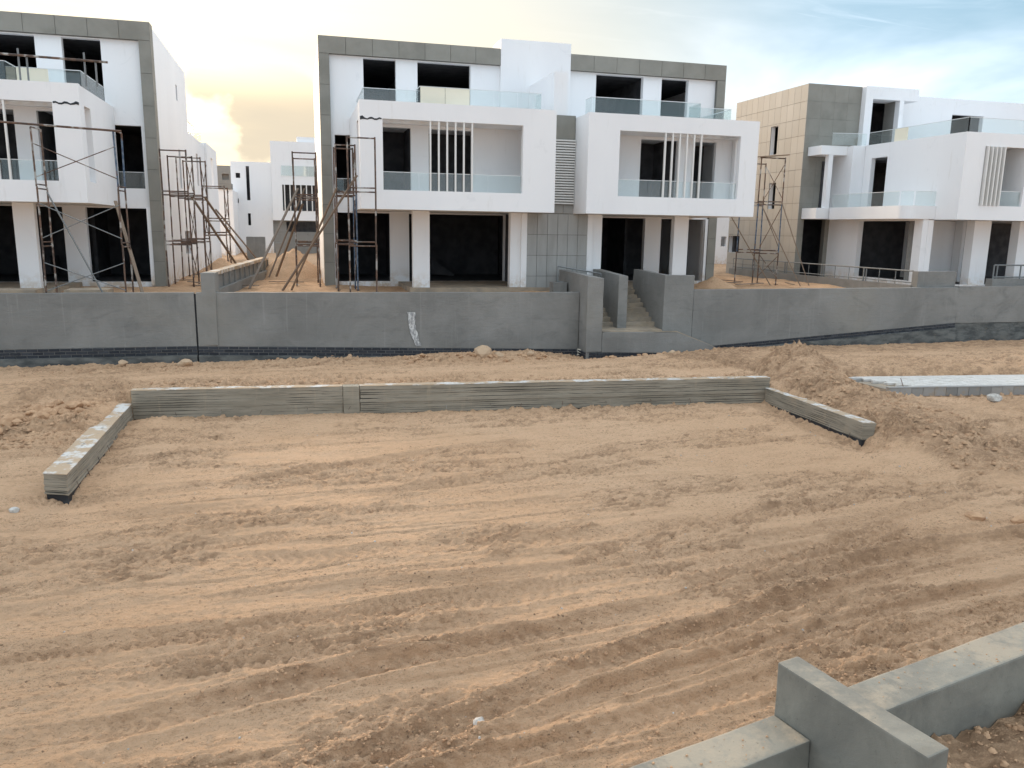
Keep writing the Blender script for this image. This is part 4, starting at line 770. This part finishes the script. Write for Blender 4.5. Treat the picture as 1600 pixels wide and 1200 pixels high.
# ------------------------------------------------------------------ scaffolds
def scaffold(label, X0, X1, ys_, z0, levels, top, mat='rust_steel', braces=True, group='frame scaffolds at the houses', matf=None):
    """frame scaffold: each frame is a pair of standards across x with double ledgers at each lift, frames stand behind one another at ys_"""
    R_ = empty('scaffold', ((X0+X1)/2, ys_[0], z0), label, 'scaffold', group)
    jit = lambda: random.uniform(-.015, .015)
    for iy, y in enumerate(ys_):
        zt = top[iy] if isinstance(top, (list, tuple)) else top
        for x in (X0, X1):
            zs = [z0]+[l for l in levels if l < zt-.3]+[zt]
            for a, b in zip(zs[:-1], zs[1:]): tube('standard', R_, (matf(a, x) if matf else mat), (x+jit(), y, a), (x+jit(), y, b-.004), .032)
        for l in list(levels)+[zt]:
            if l > zt: continue
            tube('ledger', R_, mat, (X0-.02, y+.03, l-.05), (X1+.02, y+.03, l-.05), .028)
            if l < zt-.3: tube('ledger', R_, mat, (X0-.02, y+.03, l+.10), (X1+.02, y+.03, l+.10), .028)
    for y in ys_:
        for x in (X0, X1): piece('base_plate', R_, mat, (x, y, z0+.10), (.16, .16, .02))
    if braces and len(ys_) > 1:
        zs = [z0+.2]+list(levels)+[min(top) if isinstance(top, (list, tuple)) else top]
        for a, b in zip(ys_[:-1], ys_[1:]):
            for c, d in zip(zs[:-1], zs[1:]):
                for x in (X1,):
                    tube('brace', R_, mat, (x+.03, a, c+.2), (x+.03, b, d-.2), .018); tube('brace', R_, mat, (x-.03, b, c+.2), (x-.03, a, d-.2), .018)
    return R_
# left scaffold, frames stand across y, braces along x
ls = empty('scaffold', (-7.2, 31, 2.4), 'tall rusty scaffold with crossed braces in front of the left house', 'scaffold', 'frame scaffolds at the houses')
lev = (4.22, 6.14)
for x in (-8.38, -5.88):
    for y, dx in ((30.6, 0), (31.45, .08)):
        zs = (2.3, 4.22, 6.14, 8.05)
        for k in range(3): tube('standard', ls, 'blue_steel' if (k == 2 and x > -7) else 'rust_steel', (x+dx+random.uniform(-.02, .02), y, zs[k]), (x+dx+random.uniform(-.02, .02), y, zs[k+1]-.004), .03)
    for l in lev:
        for q in (-.07, .07): tube('ledger', ls, 'rust_steel', (x, 30.6, l+q), (x+.08, 31.45, l+q), .024)
    tube('ledger', ls, 'rust_steel', (x, 30.6, 8.05), (x+.08, 31.45, 8.05), .024)
for (za, zb) in ((2.65, 3.6), (4.43, 5.58), (6.45, 7.52)):
    tube('brace', ls, 'rust_steel' if za > 6 else 'grey_steel', (-8.34, 30.58, za), (-5.86, 30.58, zb), .016); tube('brace', ls, 'rust_steel' if za > 6 else 'grey_steel', (-8.34, 30.54, zb), (-5.86, 30.54, za), .016)
tube('guard_pipe', ls, 'rust_steel', (-14, 30.5, 8.34), (-5.62, 30.5, 8.02), .036)
def single(name, mat, p, q, label, cat, r=.03, flat=None, group=None):
    o = tube(name, None, mat, p, q, r, flat); return tag(o, label, cat, group)
rp = empty('guard_pipe', (-9, 32.2, 10.5), 'rusty guard pipe on uprights along the left house roof terrace', 'pipe')
tube('pipe', rp, 'rust_steel', (-16, 32.2, 10.68), (-6.2, 32.2, 10.50), .04)
for x in (-9.0, -8.75, -6.95, -6.6): tube('upright', rp, 'grey_steel', (x, 32.25, 9.66), (x, 32.25, 10.78 if x in (-9.0, -6.95) else 10.5), .032)
scaffold('rusty scaffold nearest the camera along the side of the left house', -5.34, -4.34, (36.6, 38.6), 2.3, (4.15, 6.2), (8.0, 7.9))
scaffold('second rusty scaffold along the side of the left house', -5.30, -4.25, (41.0, 43.3), 2.3, (4.15, 6.2), (8.05, 8.05))
scaffold('far low scaffold behind the second one beside the left house', -5.0, -3.85, (48.5, 51), 2.3, (4.4, 5.2), (7.1, 7.1))
scaffold('rusty scaffold standing on the left flank of the middle house', -.05, .93, (36.6, 39.2), 2.3, (4.15, 6.2), (8.1, 8.05))
scaffold('patchy painted scaffold at the left front corner of the middle house', 1.92, 2.92, (31.0,), 2.4, (4.3, 6.3), 8.25)
scaffold('slim scaffold frame just left of the projecting balcony box', 1.60, 2.38, (33.5, 35.0), 2.3, (4.3, 6.25), (8.2, 8.2), matf=lambda z, x: 'blue_steel' if (x > 2 and z < 5) else 'rust_steel')
scaffold('blue and rusty scaffold between the middle and right houses', 22.2, 23.55, (35.9, 37.6), 2.3, (4.0, 6.4), (8.65, 8.5), matf=lambda z, x: 'blue_steel' if 3.5 < z < 6.3 else 'rust_steel')
scaffold('far scaffold partly hidden by the right end of the middle house', 21.3, 22.6, (42.5, 44.5), 2.3, (4.0, 6.1), (6.4, 6.4))
# thin board resting on the right scaffold
single('scaffold_board', 'timber', (22.0, 35.9, 8.62), (23.7, 35.9, 8.78), 'warped board lying on top of the blue and rusty scaffold', 'board', flat=(.2, .05))
# leaning props
PR = [((-6.3, 32.2, 5.75), (-5.35, 30.75, 2.45), 'thin leaning board beside the front scaffold of the left house'),
      ((-8.1, 30.7, 5.95), (-6.6, 30.7, 2.45), 'grey steel prop leaning inside the left front scaffold'),
      ((-4.65, 40.5, 6.2), (-3.0, 45.8, 2.5), 'grey timber prop leaning on the left house scaffold'),
      ((-4.2, 41.5, 6.25), (-2.35, 47.5, 2.5), 'brown timber prop beside the grey one on the left house scaffold'),
      ((-3.9, 43.5, 5.7), (-2.0, 50.5, 2.5), 'thin brown pole behind the props of the left house scaffold'),
      ((.12, 36.5, 6.55), (-1.95, 34.4, 2.4), 'long brown plank leaning left from the middle flank scaffold'),
      ((.40, 36.5, 6.55), (-1.25, 37.0, 2.7), 'second brown plank leaning left from the middle flank scaffold'),
      ((.30, 36.6, 5.9), (-.95, 37.6, 2.7), 'short dark plank leaning on the middle flank scaffold'),
      ((2.25, 31.0, 6.85), (-.62, 33.4, 2.4), 'longest timber prop leaning from the front corner of the middle house'),
      ((1.58, 32.6, 6.45), (-.28, 33.5, 2.4), 'timber prop just behind the longest one at the middle house'),
      ((21.1, 36.5, 5.75), (22.85, 35.3, 2.4), 'timber prop leaning left of the blue and rusty scaffold'),
      ((22.35, 35.8, 6.3), (24.1, 34.6, 2.4), 'timber prop leaning out from the middle of the blue and rusty scaffold'),
      ((23.45, 35.8, 6.5), (24.8, 34.9, 2.4), 'timber prop leaning out from the right of the blue and rusty scaffold')]
for i, (p, q, lb) in enumerate(PR):
    if i == 1: single('prop', 'grey_steel', p, q, lb, 'prop', .028)
    else: single('timber_prop', 'timber', p, q, lb, 'prop', flat=(.11, .045) if i not in (4,) else (.06, .06), group='leaning timber props')

# ------------------------------------------------------------------ sand heaps on the plots
def sand_heap(cx, cy, z, rx, ry, h, label, seed):
    n = 34; v = []; f = []
    for j in range(n+1):
        for i in range(n+1):
            u = -1+2*i/n; w = -1+2*j/n; r = math.hypot(u, w); hh = h*max(0, 1-r**1.3); v.append([cx+u*rx, cy+w*ry, z+hh-.08])
    v = np.array(v); v[:, 2] += .22*h*fbm(v[:, 0]*1.6+seed, v[:, 1]*1.6, 4)*np.clip((v[:, 2]-z+.1)/h, 0, 1)+.05*fbm(v[:, 0]*5+seed, v[:, 1]*5, 3)
    for j in range(n):
        for i in range(n): a = j*(n+1)+i; f.append((a, a+1, a+n+2, a+n+1))
    me = bpy.data.meshes.new('sand_heap'); me.from_pydata(v.tolist(), [], f); me.polygons.foreach_set('use_smooth', [True]*len(f)); return tag(mesh_obj('sand_heap', me, 'sand'), label, 'sand heap')
sand_heap(-.3, 44.5, 2.3, 1.9, 2.6, 1.45, 'sand heap beside the left flank of the middle house', 1)
sand_heap(19.7, 35.2, 2.3, 1.2, 1.2, .62, 'small sand heap at the right end of the middle house', 5)
sand_heap(-4.0, 46.5, 2.3, 1.3, 2.8, .9, 'low sand heap behind the scaffolds of the left house', 9)
# rough low blocks at the far end of the gap
for p, s, lb in (((-2.9, 62, 3.0), (1.3, .8, 1.9), 'grey concrete pier at the far end of the gap'), ((-1.3, 70, 2.9), (.8, .6, 1.3), 'smaller grey pier behind the first at the end of the gap')):
    o = MB().box(p[0]-s[0]/2, p[0]+s[0]/2, p[1]-s[1]/2, p[1]+s[1]/2, 2.2, 2.2+s[2]); tag(lumpy(o, 'concrete_pier', 'cement_render', None, .03, .3), lb, 'pier')
for x0, x1, lb in ((-8.0, -6.6, 'low block kerb beneath the white porch column of the left house'), (-12.5, -8.9, 'low rough porch edge at the far left house')):
    o = MB().box(x0, x1, 31.2, 32.2, 2.2, 2.62); tag(lumpy(o, 'porch_kerb', 'screed', None, .03, .3), lb, 'kerb')

# ------------------------------------------------------------------ stones, clods, crumbs
def rock_mesh(seed, mat, sub=2, rough=.28):
    bm = bmesh.new(); bmesh.ops.create_icosphere(bm, subdivisions=sub, radius=1); r = random.Random(seed); ax = [Vector((r.uniform(-1, 1), r.uniform(-1, 1), r.uniform(-1, 1))).normalized() for _ in range(7)]; cut = [r.uniform(.55, .9) for _ in ax]
    for v in bm.verts:
        for a, c in zip(ax, cut):
            d = v.co.dot(a)
            if d > c: v.co -= a*(d-c)
        v.co *= 1+r.uniform(-rough, rough)*.3
    me = bpy.data.meshes.new('rock_'+mat); bm.to_mesh(me); bm.free(); me.materials.append(MATS[mat]); return me
RK = {m: [rock_mesh(i, m) for i in range(5)] for m in ('clod', 'stone', 'pale_stone', 'dark_stone')}
def rock(name, mat, x, y, s, label, cat, group=None, z=None, flat=.75):
    zz = float(site_surface(np.array([float(x)]), np.array([float(y)]))[0][0]) if z is None else z
    M = Matrix.Translation((x, y, zz+s*.35*flat)) @ Matrix.Rotation(random.uniform(0, 6.3), 4, 'Z') @ Matrix.Diagonal((s*random.uniform(.85, 1.25), s*random.uniform(.8, 1.1), s*flat, 1))
    return tag(place(name, random.choice(RK[mat]), M, None), label, cat, group)
rock('boulder', 'stone', 6.62, 28.9, .34, 'largest tan boulder at the foot of the middle boundary wall', 'boulder', flat=.8)
rock('stone', 'stone', 8.55, 29.0, .17, 'round tan stone right of the largest boulder', 'stone'); rock('stone', 'stone', 7.25, 28.9, .19, 'tan stone touching the largest boulder', 'stone')
rock('stone', 'stone', -3.9, 29.2, .25, 'tan stone at the foot of the black wall joint', 'stone'); rock('stone', 'stone', -5.9, 29.3, .18, 'smaller tan stone left of the wall joint', 'stone')
rock('stone', 'stone', 11.4, 28.8, .16, 'tan stone below the corner of the entrance block', 'stone'); rock('stone', 'stone', 14.3, 28.6, .18, 'tan stone on the bank before the entrance block', 'stone')
rock('stone', 'pale_stone', 18.5, 17.3, .17, 'white stone lying on the soil bank below the paving', 'stone', z=.55); rock('stone', 'pale_stone', 1.64, 7.15, .07, 'small pale stone in the near tyre ruts', 'stone')
rock('stone', 'clod', 11.6, 10.9, .16, 'flat tan stone at the right, in the open sand', 'stone', flat=.5); rock('stone', 'clod', 12.3, 10.6, .19, 'larger tan stone at the right edge of the open sand', 'stone', flat=.6)
rock('stone', 'pale_stone', -4.95, 15.0, .085, 'pale stone before the left wall end', 'stone')
for k in range(46):
    t = random.random(); x = -5.1-2.2*t+random.gauss(0, .25); y = 20.9-1.9*t+random.gauss(0, .35)
    rock('soil_lump', 'clod', x, y, random.uniform(.07, .21)*(1.1-.4*t), 'brown soil lump in the rubble left of the bay', 'soil lump', 'soil lumps in the rubble left of the bay')
for k in range(40):
    x = random.uniform(3.2, 9.2); rock('soil_lump', 'clod', x, random.gauss(28.75, .28), random.uniform(.05, .13), 'soil lump on the bank along the middle boundary wall', 'soil lump', 'soil lumps along the middle boundary wall')
for k in range(26):
    x = random.uniform(10.8, 16.5); rock('soil_lump', 'clod', x, random.gauss(28.5, .25), random.uniform(.05, .13), 'soil lump on the bank before the entrance block', 'soil lump', 'soil lumps before the entrance block')
# crumbs: thousands of small clods and grit pressed into the sand
def crumbs(name, mat, n, sampler, smin, smax, label, seed, zf=None):
    r = np.random.default_rng(seed); xs_, ys_ = sampler(n, r); z = site_surface(xs_, ys_)[0] if zf is None else zf(xs_, ys_)
    s = smin*(smax/smin)**(r.random(n)**2.2)
    base = np.array([(1, 0, -.3), (.3, .95, -.3), (-.8, .6, -.3), (-.8, -.6, -.3), (.3, -.95, -.3), (.55, .5, .5), (-.45, .55, .6), (-.5, -.5, .45), (.5, -.45, .65)]); tri = [(0, 1, 5), (1, 2, 6), (1, 6, 5), (2, 3, 7), (2, 7, 6), (3, 4, 8), (3, 8, 7), (4, 0, 5), (4, 5, 8), (5, 6, 7), (5, 7, 8)]
    a = r.random(n)*6.283; ca, sa = np.cos(a), np.sin(a); b = base[None]*(1+r.uniform(-.35, .35, (n, 9, 3)))
    X = (b[..., 0]*ca[:, None]-b[..., 1]*sa[:, None])*s[:, None]+xs_[:, None]; Y = (b[..., 0]*sa[:, None]+b[..., 1]*ca[:, None])*s[:, None]+ys_[:, None]; Z = b[..., 2]*(s*.8)[:, None]+z[:, None]+(s*.15)[:, None]
    V = np.stack([X, Y, Z], 2).reshape(-1, 3); T = (np.array(tri)[None]+9*np.arange(n)[:, None, None]).reshape(-1, 3).astype(np.int32)
    me = bpy.data.meshes.new(name); me.vertices.add(len(V)); me.vertices.foreach_set('co', V.astype(np.float32).ravel()); me.loops.add(T.size); me.loops.foreach_set('vertex_index', T.ravel()); me.polygons.add(len(T)); me.polygons.foreach_set('loop_start', np.arange(0, T.size, 3, dtype=np.int32)); me.polygons.foreach_set('loop_total', np.full(len(T), 3, np.int32)); me.update(calc_edges=True)
    return tag(mesh_obj(name, me, mat), label, 'soil crumbs', kind='stuff')
def s_open(n, r):
    y = 6+22*r.random(n*3)**1.7; x = -3-.45*(y-6)+(11+1.05*(y-6))*r.random(n*3); c = site_surface(x, y)[1]; keep = r.random(n*3) < .03+(c*1.25)**2; return x[keep][:n], y[keep][:n]
def fit(fn):
    def f(n, r):
        x, y = fn(n, r)
        if len(x) < n: k = r.integers(0, len(x), n-len(x)); x = np.concatenate([x, x[k]+r.normal(0, .06, len(k))]); y = np.concatenate([y, y[k]+r.normal(0, .06, len(k))])
        return x, y
    return f
crumbs('soil_crumbs', 'clod', 38000, fit(s_open), .004, .026, 'brown soil crumbs scattered over the turned sand', 3)
crumbs('dark_crumbs', 'dark_crumb', 9000, fit(s_open), .004, .018, 'damp dark soil crumbs in the turned sand', 11)
crumbs('pale_grit', 'pale_stone', 500, lambda n, r: ((-3+r.random(n)*16), 6.2+14*r.random(n)**1.6), .005, .022, 'pale grit scattered over the sand', 4)
def s_bank(n, r):
    k = r.integers(0, 4, n); x = np.where(k == 0, r.uniform(13.6, 16.6, n), np.where(k == 1, r.uniform(-8, -4.8, n), np.where(k == 2, r.uniform(-4, 13.3, n), r.uniform(-9, 20, n))))
    y = np.where(k == 0, r.uniform(13, 22.5, n), np.where(k == 1, r.uniform(18.2, 22, n), np.where(k == 2, back_y(x)+.35+np.abs(r.normal(0, .35, n)), r.normal(28.8, .4, n)))); return x, np.clip(y, 5, 29.8)
crumbs('soil_crumbs', 'clod', 7000, s_bank, .012, .08, 'coarser soil crumbs on the banks and heaps', 5)

def s_walltop(n, r):
    S = np.where(r.random(n) < .3, r.uniform(-3, -.05, n), r.uniform(.25, 5, n)); T = .02+.26*r.random(n); return w0.x+wd.x*S+wn.x*T, w0.y+wd.y*S+wn.y*T
crumbs('wall_top_grit', 'clod', 260, s_walltop, .002, .011, 'soil grit lying on the near plot wall', 6, lambda x, y: np.full_like(x, 2.003))
def s_wallfoot(n, r):
    S = r.uniform(.3, 6, n); T = .33+np.abs(r.normal(0, .45, n)); return w0.x+wd.x*S+wn.x*T, w0.y+wd.y*S+wn.y*T
crumbs('soil_crumbs', 'clod', 1500, s_wallfoot, .005, .035, 'soil crumbs behind the near plot wall', 8, lambda x, y: near_surface(x, y)[0])
# offcuts of timber lying on the plots
for k in range(12):
    x, y = (random.uniform(-5, .6), random.uniform(34.5, 44)) if k < 8 else (random.uniform(20.5, 25.5), random.uniform(33, 38)); a = random.uniform(0, 3.1); l = random.uniform(.8, 2.2)
    z = 2.44+random.uniform(0, .06); single('loose_board', 'timber', (x, y, z), (x+l*math.cos(a), y+l*math.sin(a), z+random.uniform(-.03, .12)), 'loose board lying on the sand in the gap left of the middle house' if k < 8 else 'loose board lying on the sand by the right scaffold', 'board', flat=(.13, .035), group='loose boards left of the middle house' if k < 8 else 'loose boards by the right scaffold')
